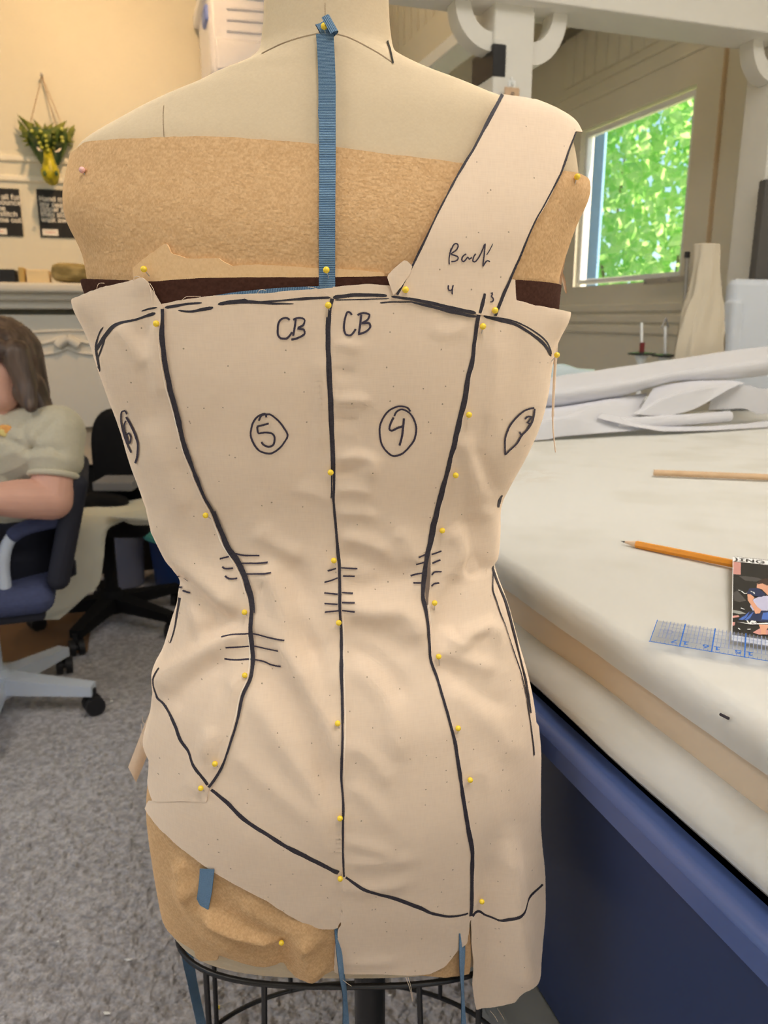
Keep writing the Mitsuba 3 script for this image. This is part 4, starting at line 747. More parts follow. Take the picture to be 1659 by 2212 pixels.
hr = blob([[(hdc + UZ * .045 - fd * .03, .094), (hdc + UZ * .055 + fd * .012, .084)], [(hdc + UZ * .035 - fd * .045, .088), (K(58, 838, 2.23), .060), (K(80, 890, 2.20), .036), (K(112, 905, 2.17), .014)], [(K(34, 765, 2.13), .040), (K(58, 830, 2.12), .030), (K(66, 878, 2.09), .017)], [(hdc + UZ * .055 + fl * .045, .055), (K(2, 758, 2.11), .028)], [(K(62, 840, 2.18), .050), (K(96, 888, 2.16), .026), (K(132, 918, 2.16), .007)], [(K(10, 745, 2.16), .05), (K(50, 770, 2.2), .045)]], .009, 8)
vh = hr.vertices; hr.vertices = vh + hr.vertex_normals * (.006 * (meshkit.noise(np.stack([(vh @ RT) * 70, (vh @ FH) * 70, vh[:, 2] * 5], -1), 2) - .5))[:, None]
obj('hair', hr, 'mat_hair', pe, smooth=True)
# ---------------------------------------------------------------- the dress form's surface
D0 = 0.68
FO = CAM + FH * D0; FO[2] = 0
def loc(u, v, z): return FO + RT * np.asarray(u)[..., None] + FH * np.asarray(v)[..., None] + UZ * np.asarray(z)[..., None]
SIL_L = [(572, -200), (572, -60), (571, 0), (567, 60), (562, 105), (540, 137), (500, 158), (452, 172), (420, 189), (347, 217), (271, 253), (211, 286), (181, 304), (164, 322), (158, 347), (153, 390), (151, 430), (153, 464), (160, 494), (180, 524), (189, 557), (195, 600), (201, 640), (208, 700), (224, 771), (257, 865), (277, 916), (297, 988), (318, 1046), (344, 1100), (386, 1183), (401, 1234), (405, 1299), (388, 1346), (368, 1422), (356, 1467), (342, 1548), (332, 1650), (325, 1755), (337, 1853), (356, 1962), (378, 2030), (395, 2100), (410, 2300), (420, 2700)]
SIL_R = [(838, -200), (838, -60), (839, 0), (843, 60), (848, 100), (858, 127), (890, 147), (964, 177), (1019, 194), (1079, 218), (1158, 244), (1215, 272), (1234, 292), (1240, 312), (1246, 345), (1250, 380), (1250, 410), (1248, 435), (1240, 471), (1226, 520), (1206, 578), (1198, 614), (1194, 660), (1188, 720), (1176, 779), (1164, 865), (1148, 920), (1118, 985), (1082, 1050), (1062, 1093), (1058, 1174), (1053, 1213), (1066, 1260), (1084, 1304), (1110, 1402), (1129, 1467), (1145, 1548), (1152, 1650), (1152, 1755), (1150, 1853), (1138, 1962), (1115, 2030), (1100, 2100), (1085, 2300), (1075, 2700)]
xl_t = PchipInterpolator(*np.array(SIL_L, float).T[::-1]); xr_t = PchipInterpolator(*np.array(SIL_R, float).T[::-1])
kn = lambda *k: PchipInterpolator(*np.array(sorted(k), float).T)
VB = kn((1.60, .052), (1.46, .055), (1.405, .060), (1.38, .070), (1.35, .085), (1.31, .100), (1.25, .115), (1.18, .113), (1.10, .100), (1.02, .085), (.95, .095), (.87, .122), (.80, .128), (.72, .118), (.62, .100), (.40, .090))
VF = kn((1.60, .052), (1.46, .055), (1.38, .058), (1.33, .075), (1.25, .115), (1.18, .13), (1.10, .12), (1.02, .095), (.92, .105), (.80, .11), (.62, .105), (.40, .10))
EX = kn((1.60, 1.0), (1.42, .97), (1.36, .92), (1.28, .82), (1.18, .80), (1.02, .86), (.88, .82), (.75, .78), (.62, .70), (.40, .70))
ZS = np.r_[np.linspace(.40, 1.30, 240), np.linspace(1.302, 1.42, 110), np.linspace(1.422, 1.60, 30)]
AA = np.radians(np.linspace(-130, 130, 261))
cxs, ws = np.full(len(ZS), -.03), np.full(len(ZS), .15)
def section(a, cx, w, z):
    s, c, e = np.sin(a), np.cos(a), EX(z)
    u = cx + w * np.sign(s) * np.abs(s) ** e
    cc = np.sign(c) * np.abs(c) ** e
    return u, np.where(cc > 0, -VB(z) * cc, -VF(z) * cc)
for it in range(14):
    u, v = section(AA[None], cxs[:, None], ws[:, None], ZS[:, None])
    P = project(loc(u, v, np.broadcast_to(ZS[:, None], u.shape)))
    i0, i1 = P[..., 0].argmin(1), P[..., 0].argmax(1); r = np.arange(len(ZS))
    (x0, y0), (x1, y1) = P[r, i0].T, P[r, i1].T
    dl, dr_ = (xl_t(np.clip(y0, -200, 2700)) - x0) * (D0 / F_) * 1.0, (xr_t(np.clip(y1, -200, 2700)) - x1) * (D0 / F_)
    st = 0.6
    cxs = cxs + st * (dl + dr_) / 2; ws = np.maximum(ws + st * (dr_ - dl) / 2, .04)
ker = np.array([1, 2, 3, 2, 1.0]); ker /= ker.sum()
sm = lambda q: np.convolve(np.r_[q[:2][::-1], q, q[-2:][::-1]], ker, 'valid')
for _ in range(4): cxs, ws = sm(cxs), sm(ws)
CX, WW = PchipInterpolator(ZS, cxs), PchipInterpolator(ZS, ws)
SK = 0.17                                                  # metres per radian: s = a * SK
def base(a, z):
    z = np.clip(z, .41, 1.59)
    u, v = section(a, CX(z), WW(z), z); return loc(u, v, z)
def surf(a, z, off):
    a, z = np.asarray(a, float), np.asarray(z, float); h = 2e-3
    p = base(a, z); n = np.cross(base(a + h, z) - base(a - h, z), base(a, z + h) - base(a, z - h))
    n /= np.linalg.norm(n, axis=-1, keepdims=True) + 1e-12
    return p + n * np.asarray(off)[..., None], n
_a, _z = np.meshgrid(np.radians(np.linspace(-112, 112, 225)), np.r_[np.linspace(.42, 1.30, 250), np.linspace(1.302, 1.41, 90), np.linspace(1.412, 1.5, 14)], indexing='ij')
_X, _n = surf(_a, _z, 0.004 + 0 * _a)
_vis = ((_X - CAM) * _n).sum(-1) < 0
_px = project(_X)
P2A = LinearNDInterpolator(_px[_vis], np.stack([_a[_vis], _z[_vis]], -1)); P2N = NearestNDInterpolator(_px[_vis], np.stack([_a[_vis], _z[_vis]], -1))
def az(P):                                                 # pixels of the photograph -> (angle, height) on the form
    P = np.asarray(P, float).reshape(-1, 2); q = P2A(P); bad = np.isnan(q[:, 0])
    if bad.any(): q[bad] = P2N(P[bad])
    return q
def sz(P): q = az(P); return np.stack([q[:, 0] * SK, q[:, 1]], -1)
def wrap(side, deg, y):                                    # a point round the side of the form, at the height seen at pixel row y of the silhouette
    x = (xl_t if side < 0 else xr_t)(y) - side * 3
    return [side * math.radians(deg) * SK, az([[x, y]])[0, 1]]

# wrinkles in the cloth: (polyline, height in mm, width in px)
WR = [
 ([(726, 862), (760, 858), (800, 862)], 1.3, 13), ([(726, 900), (770, 905)], -1.0, 12), ([(726, 985), (770, 978), (802, 990), (800, 1030)], 1.5, 13), ([(728, 1012), (770, 1010)], -1.2, 10), ([(728, 1052), (765, 1048), (800, 1060)], 1.2, 12),
 ([(730, 1100), (770, 1098), (812, 1110)], 1.3, 14), ([(735, 1150), (790, 1165), (840, 1190)], 1.6, 18), ([(735, 1185), (800, 1215), (850, 1230)], -1.4, 20), ([(728, 740), (780, 750)], .9, 15), ([(728, 800), (770, 806)], -.8, 14),
 ([(330, 1090), (400, 1195), (470, 1260), (525, 1318)], 4.0, 26), ([(400, 1230), (450, 1300), (500, 1340)], -3.0, 20), ([(405, 1250), (440, 1330), (445, 1400)], 2.2, 16), ([(545, 1350), (470, 1400), (400, 1450), (355, 1500)], 4.0, 26), ([(540, 1330), (470, 1360), (420, 1400)], -2.5, 20),
 ([(500, 1420), (430, 1470), (380, 1530)], -2.5, 24), ([(535, 1460), (480, 1540), (455, 1640)], 2.0, 20), ([(470, 1560), (450, 1650), (430, 1710)], 1.4, 22), ([(500, 1470), (470, 1580)], -1.5, 16),
 ([(552, 1250), (585, 1240), (612, 1300), (640, 1400), (690, 1500)], 3.2, 28), ([(600, 1200), (650, 1260), (660, 1350), (700, 1440)], -2.6, 28), ([(555, 1310), (610, 1390), (660, 1480), (720, 1590), (735, 1680)], 2.6, 24), ([(560, 1420), (620, 1500), (690, 1620), (730, 1720)], -2.0, 28),
 ([(540, 1480), (600, 1580), (670, 1680), (735, 1800)], 1.8, 26), ([(640, 1290), (700, 1400), (733, 1500)], 1.8, 22), ([(500, 1600), (580, 1680), (690, 1780), (735, 1860)], 1.4, 24), ([(680, 1640), (715, 1720), (738, 1850)], -1.2, 14), ([(560, 1130), (600, 1170), (660, 1200)], 1.6, 22),
 ([(740, 1290), (800, 1320), (850, 1318), (890, 1345), (905, 1400)], 3.0, 26), ([(745, 1270), (800, 1260), (870, 1240), (905, 1210)], -2.2, 26), ([(745, 1350), (820, 1370), (890, 1420)], -1.6, 26), ([(745, 1440), (800, 1470), (850, 1560), (860, 1640)], 1.7, 26), ([(745, 1390), (830, 1440), (870, 1520)], -1.5, 22),
 ([(850, 1130), (885, 1190), (905, 1260)], 1.8, 22), ([(745, 1600), (800, 1630), (840, 1690)], 1.3, 20), ([(745, 1690), (800, 1720), (840, 1790)], 1.0, 20), ([(745, 1800), (790, 1815), (850, 1830)], .9, 14), ([(745, 1850), (800, 1850), (900, 1840)], .8, 14), ([(745, 1900), (800, 1905), (880, 1890)], 1.0, 14), ([(735, 2060), (790, 2064), (850, 2060)], .8, 12),
 ([(925, 1370), (960, 1330), (970, 1280), (1000, 1230), (1040, 1220)], -2.8, 24), ([(945, 1350), (985, 1390), (1000, 1370), (1040, 1355), (1058, 1400)], 3.0, 18), ([(930, 1400), (980, 1420), (1060, 1450)], 2.2, 20), ([(945, 1420), (1010, 1490), (1100, 1530)], -1.8, 24), ([(960, 1480), (1030, 1540), (1110, 1640)], 1.6, 26), ([(960, 1130), (985, 1190), (975, 1260)], 2.6, 24), ([(1000, 1100), (1010, 1180), (1020, 1250)], -2.2, 22), ([(1030, 1080), (1045, 1150), (1045, 1230)], 1.8, 18),
 ([(985, 930), (1010, 1000), (1020, 1080)], 1.8, 20), ([(1010, 960), (1040, 1010), (1060, 1060)], -1.2, 16), ([(1010, 1640), (1050, 1700), (1060, 1800)], 1.0, 24), ([(1085, 1800), (1088, 1960), (1095, 2120)], 4.0, 20), ([(1120, 1780), (1125, 1960), (1130, 2090)], -2.0, 24), ([(1045, 1830), (1040, 2000), (1040, 2140)], -1.5, 24),
 ([(362, 700), (350, 760), (356, 860)], 1.6, 18), ([(320, 690), (330, 800), (350, 930)], -1.6, 24), ([(270, 700), (300, 740), (330, 790)], 1.4, 18), ([(330, 900), (380, 1020), (420, 1100)], 1.2, 24), ([(690, 760), (695, 860), (690, 980)], 1.2, 16), ([(670, 740), (672, 900), (660, 1060)], -.8, 16), ([(385, 980), (440, 1080), (500, 1180)], -1.0, 22), ([(640, 1050), (690, 1060), (720, 1080)], .8, 16),
 ([(930, 700), (950, 720), (1000, 700)], .6, 14), ([(1060, 720), (1055, 820), (1040, 920)], 1.0, 18), ([(1110, 700), (1105, 800), (1085, 900)], -.8, 20)]
WRC = [(smoothcurve(p, 5), h * 1e-3, w) for p, h, w in WR]
def wrinkle(px):
    out = np.zeros(len(px))
    for C, h, w in WRC:
        h = h * 1.85
        lo, hi = C.min(0) - 3 * w, C.max(0) + 3 * w
        k = np.nonzero((px > lo).all(1) & (px < hi).all(1))[0]
        if not len(k): continue
        q = px[k]; best = np.full(len(k), 1e9); tt = np.zeros(len(k))
        for i in range(len(C) - 1):
            e = C[i + 1] - C[i]; t = np.clip(((q - C[i]) @ e) / (e @ e), 0, 1)
            d = np.linalg.norm(q - C[i] - t[:, None] * e, axis=1); m = d < best
            best[m] = d[m]; tt[m] = (i + t[m]) / (len(C) - 1)
        fade = np.clip(np.minimum(tt, 1 - tt) * 5 + 0.25, 0, 1)
        out[k] += h * np.exp(-(best / w) ** 2) * fade
    X = px / 60.0
    return out + 0.0009 * (meshkit.fbm(np.stack([X[:, 0], X[:, 1], 0 * X[:, 0]], -1), 3, 5) - .5)
def bump_at(points):                                       # extra stand-off: [(x, y, mm, radius px)]
    def fn(px):
        out = np.zeros(len(px))
        for x, y, h, r in points: out += h * 1e-3 * np.exp(-(((px - (x, y)) / r) ** 2).sum(1))
        return out
    return fn
def patch(poly, off, thick=0.0006, res=0.0024, wr=1.0, extra=None, jag=0.0, seed=1):
    """A piece of cloth lying on the form: outline in (s, z), as a closed shell of its own thickness."""
    pg = Polygon(poly).buffer(0)
    if pg.geom_type != 'Polygon': pg = max(pg.geoms, key=lambda g: g.area)
    n = max(int(pg.exterior.length / res), 12)
    bd = np.array([pg.exterior.interpolate(i / n, normalized=True).coords[0] for i in range(n)])
    if jag:
        bd = bd + jag * (np.stack([meshkit.noise(np.stack([bd[:, 0] * 250, bd[:, 1] * 250, 0 * bd[:, 0]], -1), seed + k) for k in (0, 9)], -1) - .5)
    x0, y0, x1, y1 = pg.bounds
    gx, gy = np.meshgrid(np.arange(x0, x1, res), np.arange(y0, y1, res * .866), indexing='ij')
    gx = gx + (np.arange(gx.shape[1]) % 2) * res / 2
    g = np.stack([gx.ravel(), gy.ravel()], -1)
    inner = pg.buffer(-res * .55)
    g = g[shapely.contains_xy(inner, g[:, 0], g[:, 1])]
    V = np.vstack([bd, g]); tri = Delaunay(V).simplices
    full = Polygon(bd).buffer(1e-7); c = V[tri].mean(1)
    tri = tri[shapely.contains_xy(full, c[:, 0], c[:, 1])]
    a, z = V[:, 0] / SK, V[:, 1]
    px = project(base(a, z))
    o = np.full(len(V), off) + (wr * wrinkle(px) if wr else 0) + (extra(px) if extra else 0)
    o = np.maximum(o, off * .35)
    X, nrm = surf(a, z, o)
    e1, e2 = X[tri[:, 1]] - X[tri[:, 0]], X[tri[:, 2]] - X[tri[:, 0]]
    flip = (np.cross(e1, e2) * nrm[tri[:, 0]]).sum(1) < 0
    tri[flip] = tri[flip][:, [0, 2, 1]]
    Y = X - nrm * thick; N = len(V)
    ring = np.arange(n); nxt = (ring + 1) % n
    wv = np.vstack([X[:n], Y[:n]])
    wf = np.vstack([np.stack([ring, nxt, nxt + n], 1), np.stack([ring, nxt + n, ring + n], 1)]) + 2 * N
    return trimesh.Trimesh(np.vstack([X, Y, wv]), np.vstack([tri, tri[:, ::-1] + N, wf]), process=False)
def stroke(P, w, off, wr=1.0, extra=None, wob=0.5, taper=False, seed=0, lift=0.00035):
    """A pen stroke drawn on the cloth; P and w in pixels of the photograph (about a third of a millimetre each)."""
    C = smoothcurve(P, 10); L = np.r_[0, np.cumsum(np.linalg.norm(np.diff(C, axis=0), axis=1))]
    n = max(int(L[-1] / 3), 4); q = np.linspace(0, L[-1], n); C = np.stack([np.interp(q, L, C[:, k]) for k in (0, 1)], -1)
    t = np.gradient(C, axis=0); t /= np.linalg.norm(t, axis=1, keepdims=True) + 1e-9; nn = np.stack([-t[:, 1], t[:, 0]], -1)
    f = lambda k: meshkit.noise(np.stack([q / 22 + 31 * seed, 0 * q + k, 0 * q], -1), 3 + k) - .5
    wd = np.broadcast_to(np.interp(np.linspace(0, 1, n), np.linspace(0, 1, np.size(w)), np.atleast_1d(w)), (n,)).copy()
    if taper: wd = wd * np.clip(np.minimum(q, L[-1] - q) / 8 + .35, .35, 1)
    a, b = C + nn * (wd / 2 + wob * wd * .45 * f(1))[:, None], C - nn * (wd / 2 + wob * wd * .45 * f(2))[:, None]
    rows = [a, (a + b) / 2, b]; V = []
    for R in rows:
        qa = az(R); px = project(base(qa[:, 0], qa[:, 1]))
        o = off + lift + (wr * wrinkle(px) if wr else 0) + (extra(px) if extra else 0)
        V.append(surf(qa[:, 0], qa[:, 1], np.maximum(o, off * .35 + lift))[0])
    i = np.arange(n - 1); Fc = []
    for k in (0, 1): Fc += [np.stack([k * n + i, k * n + i + 1, (k + 1) * n + i + 1], 1), np.stack([k * n + i, (k + 1) * n + i + 1, (k + 1) * n + i], 1)]
    return trimesh.Trimesh(np.vstack(V), np.vstack(Fc), process=False)
# ---------------------------------------------------------------- dress form
form = thing('dress_form', 'linen covered dress form on a black wire cage and pole, wearing the pinned muslin bodice', 'dress form')
na = 200; A_ = np.linspace(-math.pi, math.pi, na, endpoint=False); Zb = np.r_[np.linspace(.606, .625, 6), np.linspace(.63, 1.30, 110), np.linspace(1.303, 1.42, 70), np.linspace(1.423, 1.47, 12)]
ag, zg = np.meshgrid(A_, Zb, indexing='ij')
ins = np.interp(zg, [.606, .612, .625, .7], [-.012, -.004, 0, 0])
Xb, _ = surf(ag, zg, ins); Vb = Xb.reshape(-1, 3); nz = len(Zb)
ii, jj = np.meshgrid(np.arange(na), np.arange(nz - 1), indexing='ij'); i2 = (ii + 1) % na
Fb = np.vstack([np.stack([ii * nz + jj, i2 * nz + jj, i2 * nz + jj + 1], -1).reshape(-1, 3), np.stack([ii * nz + jj, i2 * nz + jj + 1, ii * nz + jj + 1], -1).reshape(-1, 3)])
cb, ct = len(Vb), len(Vb) + 1; r_ = np.arange(na)
Fb = np.vstack([Fb, np.stack([r_ * 0 + cb, ((r_ + 1) % na) * nz, r_ * nz], 1), np.stack([r_ * 0 + ct, r_ * nz + nz - 1, ((r_ + 1) % na) * nz + nz - 1], 1)])
Vb = np.vstack([Vb, Vb[::nz].mean(0), Vb[nz - 1::nz].mean(0)])
obj('body', trimesh.Trimesh(Vb, Fb, process=False), 'mat_linen', form, smooth=True)
mat('mat_seam_thread', (0.30, 0.22, 0.14), 0.9)
for P in ([(702, 0), (702, 30), (704, 60)], [(560, 104), (610, 82), (670, 67), (704, 62), (745, 68), (800, 92), (848, 122)], [(348, 218), (347, 240), (349, 296)]):
    obj('seam', stroke(P, 1.5, 0.0003, 0, wob=.2, lift=.0002), 'mat_seam_thread', form, smooth=True)
obj('tape', stroke([(844, 82), (847, 100), (851, 127)], 4, 0.0006, 0, wob=.2), 'mat_black_wire', form, smooth=True)
ringz = .603
th = np.linspace(0, 2 * math.pi, 73)
R1 = surf(th - math.pi, np.full(73, .61), np.full(73, -.005))[0]; R1[:, 2] = ringz
obj('cage_ring', tube(R1, .0028, 8, False), 'mat_black_wire', form, smooth=True)
cu, cd = CX(.61), 0.0
R2 = FO + RT * (cu + .185 * np.sin(th))[:, None] + FH * (cd + .118 * np.cos(th))[:, None]; R2[:, 2] = .392
obj('cage_ring', tube(R2, .0028, 8, False), 'mat_black_wire', form, smooth=True)
for x, y, back in [(424, 2077, 1), (565, 2132, 1), (908, 2133, 1), (1040, 2120, 1), (470, 0, 0), (624, 0, 0), (938, 0, 0), (1022, 0, 0)]:
    if back: a = az([[x, y]])[0, 0]
    else:                                        # rods on the far side of the ring
        q = np.linspace(math.pi / 2, 1.5 * math.pi, 200); a = q[np.argmin(np.abs(project(surf(q, np.full(200, .5), np.zeros(200))[0])[:, 0] - x))]
    p = surf(np.array([a]), np.array([.61]), np.array([-.005]))[0][0]; p[2] = ringz
    k = np.argmin(np.linalg.norm((R2 - p)[:, :2], axis=1)); q = R2[k].copy()
    obj('cage_rod', tube([p, q], .0028, 8), 'mat_black_wire', form, smooth=True)
pc = FO + RT * (cu + .022) + FH * .0
obj('pole', tube([pc + UZ * .62, pc + UZ * .06], .0165, 24), 'mat_black_wire', form, smooth=40)
obj('base', lathe([(0, .002), (.11, .002), (.11, .012), (.05, .03), (.02, .07), (0, .07)], 40, (pc[0], pc[1], 0)), 'mat_black_wire', form, smooth=40)

# ---------------------------------------------------------------- felt padding and ribbons on the form
J = 0.0006
felt = single('felt_pad', patch(np.vstack([[wrap(-1, 112, 330)], sz([(160, 322), (181, 304), (211, 301), (300, 296), (420, 292), (500, 294), (579, 300), (659, 306), (730, 316), (840, 331), (915, 339), (989, 349), (1100, 362), (1234, 372)]), [wrap(1, 96, 385), wrap(1, 112, 420), wrap(1, 112, 625)], sz([(1190, 640), (834, 640), (500, 640), (205, 640)]), [wrap(-1, 112, 630)]]), .0028, .0022, .003, 0, jag=J,
         extra=bump_at([(148, 435, 3, 70), (1262, 412, 7, 55)])), 'mat_felt', 'wide tan felt pad wrapped across the upper back of the dress form', 'felt pad', smooth=True)
single('felt_strip', patch(sz([(291, 612), (289, 579), (359, 525), (365, 529), (371, 548), (407, 559), (473, 558), (502, 575), (560, 571), (640, 575), (686, 580), (760, 582), (830, 588), (830, 612)]), .0052, .0022, .0025, 0, jag=.0008), 'mat_felt_light', 'narrow tan felt scrap with a torn pointed edge, pinned above the brown band', 'felt strip', smooth=True)
single('felt_band', patch(np.vstack([sz([(190, 602), (335, 608), (429, 601), (574, 599), (686, 599), (834, 597), (1108, 604), (1196, 612)]), [wrap(1, 105, 616), wrap(1, 105, 690)], sz([(1190, 690), (1000, 690), (721, 660), (400, 668), (205, 690)]), [wrap(-1, 105, 690), wrap(-1, 105, 606)]]), .0054, .0014, .003, 0, jag=.0003,
       extra=bump_at([(190, 605, 2.5, 30)])), 'mat_brown_felt', 'dark brown felt band round the form just above the muslin bodice', 'felt band', smooth=True)
FW = [([(452, 1952), (500, 1982), (550, 2003), (606, 2016)], 6, 9), ([(398, 1885), (412, 1925), (470, 1990), (540, 2030)], 4.5, 22), ([(660, 2000), (668, 2060), (700, 2095)], 6, 30), ([(620, 2032), (622, 2085)], -2.5, 14), ([(396, 1850), (410, 1890), (430, 1925)], 4, 14), ([(430, 1980), (520, 2040), (600, 2060)], 2.5, 18), ([(520, 1930), (600, 1985), (700, 2010)], 3, 20)]
FW = [(smoothcurve(p, 5), h * 1e-3, w) for p, h, w in FW]
def felt_folds(px):
    global WRC
    keep, WRC = WRC, FW
    o = wrinkle(px); WRC = keep; return o
single('felt_pad', patch(np.vstack([[wrap(-1, 115, 1700)], sz([(345, 1700), (470, 1760), (600, 1850), (725, 1900), (1000, 1900), (1014, 2000), (1014, 2104), (960, 2112), (900, 2106), (860, 2096), (800, 2100), (727, 2092), (694, 2101), (665, 2112), (643, 2110), (618, 2092), (607, 2081), (575, 2088), (549, 2086), (509, 2074), (473, 2063), (470, 2074), (433, 2077), (423, 2070), (419, 2054), (396, 2040)]), [wrap(-1, 100, 2032), wrap(-1, 115, 2020)]]), .0040, .0018, .003, 0, jag=J, extra=felt_folds),
       'mat_felt', 'tan felt pad draped round the hip of the dress form below the muslin hem', 'felt pad', smooth=True)

def ribbon(P, hw, off, thick=.0005, cols=5, pitch=.00118, free=None, extra=None):
    """A ribbon along P with half-width hw; free: P are points in space and side its half-width vector."""
    if free is None:
        C = smoothcurve(P, 60); t = np.gradient(C, axis=0); t /= np.linalg.norm(t, axis=1, keepdims=True); nn = np.stack([-t[:, 1], t[:, 0]], -1)
        w = np.interp(np.linspace(0, 1, len(C)), np.linspace(0, 1, np.size(hw)), np.atleast_1d(hw))
        G = C[:, None] + nn[:, None] * (np.linspace(-1, 1, cols)[None, :, None] * w[:, None, None])
        q = az(G.reshape(-1, 2)); o = np.full(len(q), off)
        if extra: o = o + extra(G.reshape(-1, 2))
        X, nr = surf(q[:, 0], q[:, 1], o); X = X.reshape(len(C), cols, 3); nr = nr.reshape(len(C), cols, 3)
    else:
        C = smoothcurve(P, 40); s = smoothcurve(free, 40)[:, None] if np.ndim(free) == 2 else np.asarray(free, float)[None, None]
        X = C[:, None] + np.linspace(-1, 1, cols)[None, :, None] * s
        nr = np.cross(np.gradient(X, axis=0), np.broadcast_to(s, X.shape)); nr /= np.linalg.norm(nr, axis=-1, keepdims=True) + 1e-12
    L = np.r_[0, np.cumsum(np.linalg.norm(np.diff(X[:, cols // 2], axis=0), axis=1))] / pitch
    n = len(C); uv = np.stack([np.broadcast_to(np.linspace(0, 1, cols)[None], (n, cols)), np.broadcast_to(L[:, None], (n, cols))], -1).reshape(-1, 2)
    V = np.vstack([X.reshape(-1, 3), (X - nr * thick).reshape(-1, 3)]); N = n * cols
    i, j = np.meshgrid(np.arange(n - 1), np.arange(cols - 1), indexing='ij'); a = (i * cols + j).ravel(); b = a + cols
    Fc = np.vstack([np.stack([a, a + 1, b + 1], 1), np.stack([a, b + 1, b], 1)])
    return dict(mesh=trimesh.Trimesh(V, np.vstack([Fc, Fc[:, ::-1] + N]), process=False), uv=np.vstack([uv, uv]))
def add_ribbon(label, parent=None, name='grosgrain_ribbon', **k):
    r = ribbon(**k)
    if parent: return obj(name, r['mesh'], 'mat_ribbon', parent, smooth=True, uv=r['uv'])
    return single(name, r['mesh'], 'mat_ribbon', label, 'ribbon', smooth=True, uv=r['uv'])
rb = thing('grosgrain_ribbon', 'long blue grosgrain ribbon pinned down the centre back from the nape to the muslin', 'ribbon')
add_ribbon(None, rb, 'band', P=[(702, 78), (707, 200), (707, 345), (706, 500), (706, 640)], hw=18.3, off=.0066)
cp = surf(*az([[708, 70]]).T, np.array([.009]))[0][0]
tt = np.linspace(-.2, 4.6, 40); rr = np.linspace(.0035, .006, 40)
curl = cp + (FH * (-rr * np.cos(tt) * .8)[:, None] + (RT * .9 + UZ * .5) * (rr * np.sin(tt))[:, None])
r = ribbon(curl, None, 0, free=(RT * .2 - UZ * .35 - FH * .1) * .016); obj('curled_end', r['mesh'], 'mat_ribbon', rb, smooth=True, uv=r['uv'])
add_ribbon('blue ribbon sliver showing between the brown felt and the muslin top edge', P=[(400, 660), (520, 642), (600, 634), (690, 626)], hw=[9, 12, 12, 8], off=.0066)
add_ribbon('short blue grosgrain ribbon end with frayed tip, lying on the hip felt', P=[(453, 1869), (450, 1905), (441, 1957)], hw=[15, 14.5, 14], off=.0086)
add_ribbon('blue ribbon tail twisting down from under the hip felt at the left', P=np.array([at_d(398, 2020, .66), at_d(408, 2080, .665), at_d(424, 2160, .665), at_d(446, 2260, .66)]), hw=0, off=0, free=np.array([RT * .0045 + FH * .003, RT * .0045 + FH * .004, RT * .003 + FH * .005, RT * .005 + FH * .001]))
add_ribbon('blue ribbon hanging below the centre back hem in front of the pole', P=np.array([at_d(733, 1990, .566), at_d(738, 2090, .565), at_d(745, 2150, .575), at_d(748, 2260, .58)]), hw=0, off=0, free=np.array([RT * .004 + FH * .004, RT * .004 + FH * .004, RT * .0012 + FH * .006, RT * .004 + FH * .004]))
add_ribbon('blue ribbon hanging in the gap between the two right hem pieces', P=np.array([at_d(999, 2010, .575), at_d(999, 2090, .578), at_d(1000, 2160, .58), at_d(1003, 2260, .58)]), hw=0, off=0, free=np.array([RT * .003 + FH * .004, RT * .003 + FH * .005, RT * .0018 + FH * .006, RT * .004 + FH * .003]))

# ---------------------------------------------------------------- the muslin bodice
bod = thing('muslin_bodice', 'unbleached muslin bodice with black marker seam lines and one strap, pinned on the form', 'bodice')
S56 = [(359, 667), (359, 692), (361, 742), (371, 818), (390, 894), (408, 967), (426, 1021), (446, 1070), (462, 1100), (491, 1172), (513, 1205), (535, 1248), (546, 1288), (550, 1320), (549, 1367), (550, 1404), (547, 1458), (529, 1508), (520, 1545), (506, 1595), (488, 1646), (459, 1695)]
SCB = [(718, 645), (712, 685), (711, 728), (715, 829), (719, 938), (722, 999), (722, 1046), (721, 1070), (725, 1121), (730, 1187), (734, 1226), (734.5, 1313), (737, 1367), (738, 1458), (740, 1566), (738, 1640), (737, 1672), (741, 1745), (740, 1817), (743, 1885)]
S43 = [(1029, 679), (1022, 721), (1016, 775), (1007, 815), (1000, 858), (989, 902), (982, 931), (967, 992), (957, 1035), (938, 1105), (928, 1154), (918, 1200), (912, 1242), (910, 1285), (915, 1311), (920, 1353), (926, 1418), (941, 1464), (957, 1522), (977, 1594), (986, 1650), (996, 1715), (1007, 1787), (1016, 1838), (1016, 1903), (1014, 1972)]
sh = lambda P, d: [(x + d, y) for x, y in P]
O5, O4, O3, O6, OS = .0070, .0074, .0072, .0078, .0086
e6 = bump_at([(178, 655, 11, 55), (330, 610, 3, 30), (312, 1600, 5, 45), (355, 1440, 3, 30)])
_e3 = bump_at([(1214, 680, 10, 45)])
def e3(px):                                                 # the side panel flares off the hip towards its hem
    t = np.clip((px[:, 1] - 1770) / 320, 0, 1.3) ** 1.3 * .026; k = np.clip((px[:, 0] - 1020) / 90, 0, 1); return _e3(px) + t * k * k * (3 - 2 * k)
TX5 = [(353, 657), (393, 648), (447, 641), (502, 636), (574, 634), (646, 627), (704, 623), (722, 622)]
P5 = TX5 + sh(SCB, 6)[1:] + [(743, 1889), (739, 1940), (734, 1998), (725, 2001), (694, 2001), (658, 1989), (622, 1969), (578, 1940), (535, 1918), (484, 1889), (415, 1842), (365, 1799), (332, 1763), (320, 1745), (328, 1728), (400, 1715), (440, 1700)] + sh(S56, -9)[::-1][1:]
P6 = [(345, 640), (328, 606), (320, 600), (278, 610), (235, 620), (222, 626), (200, 640)]
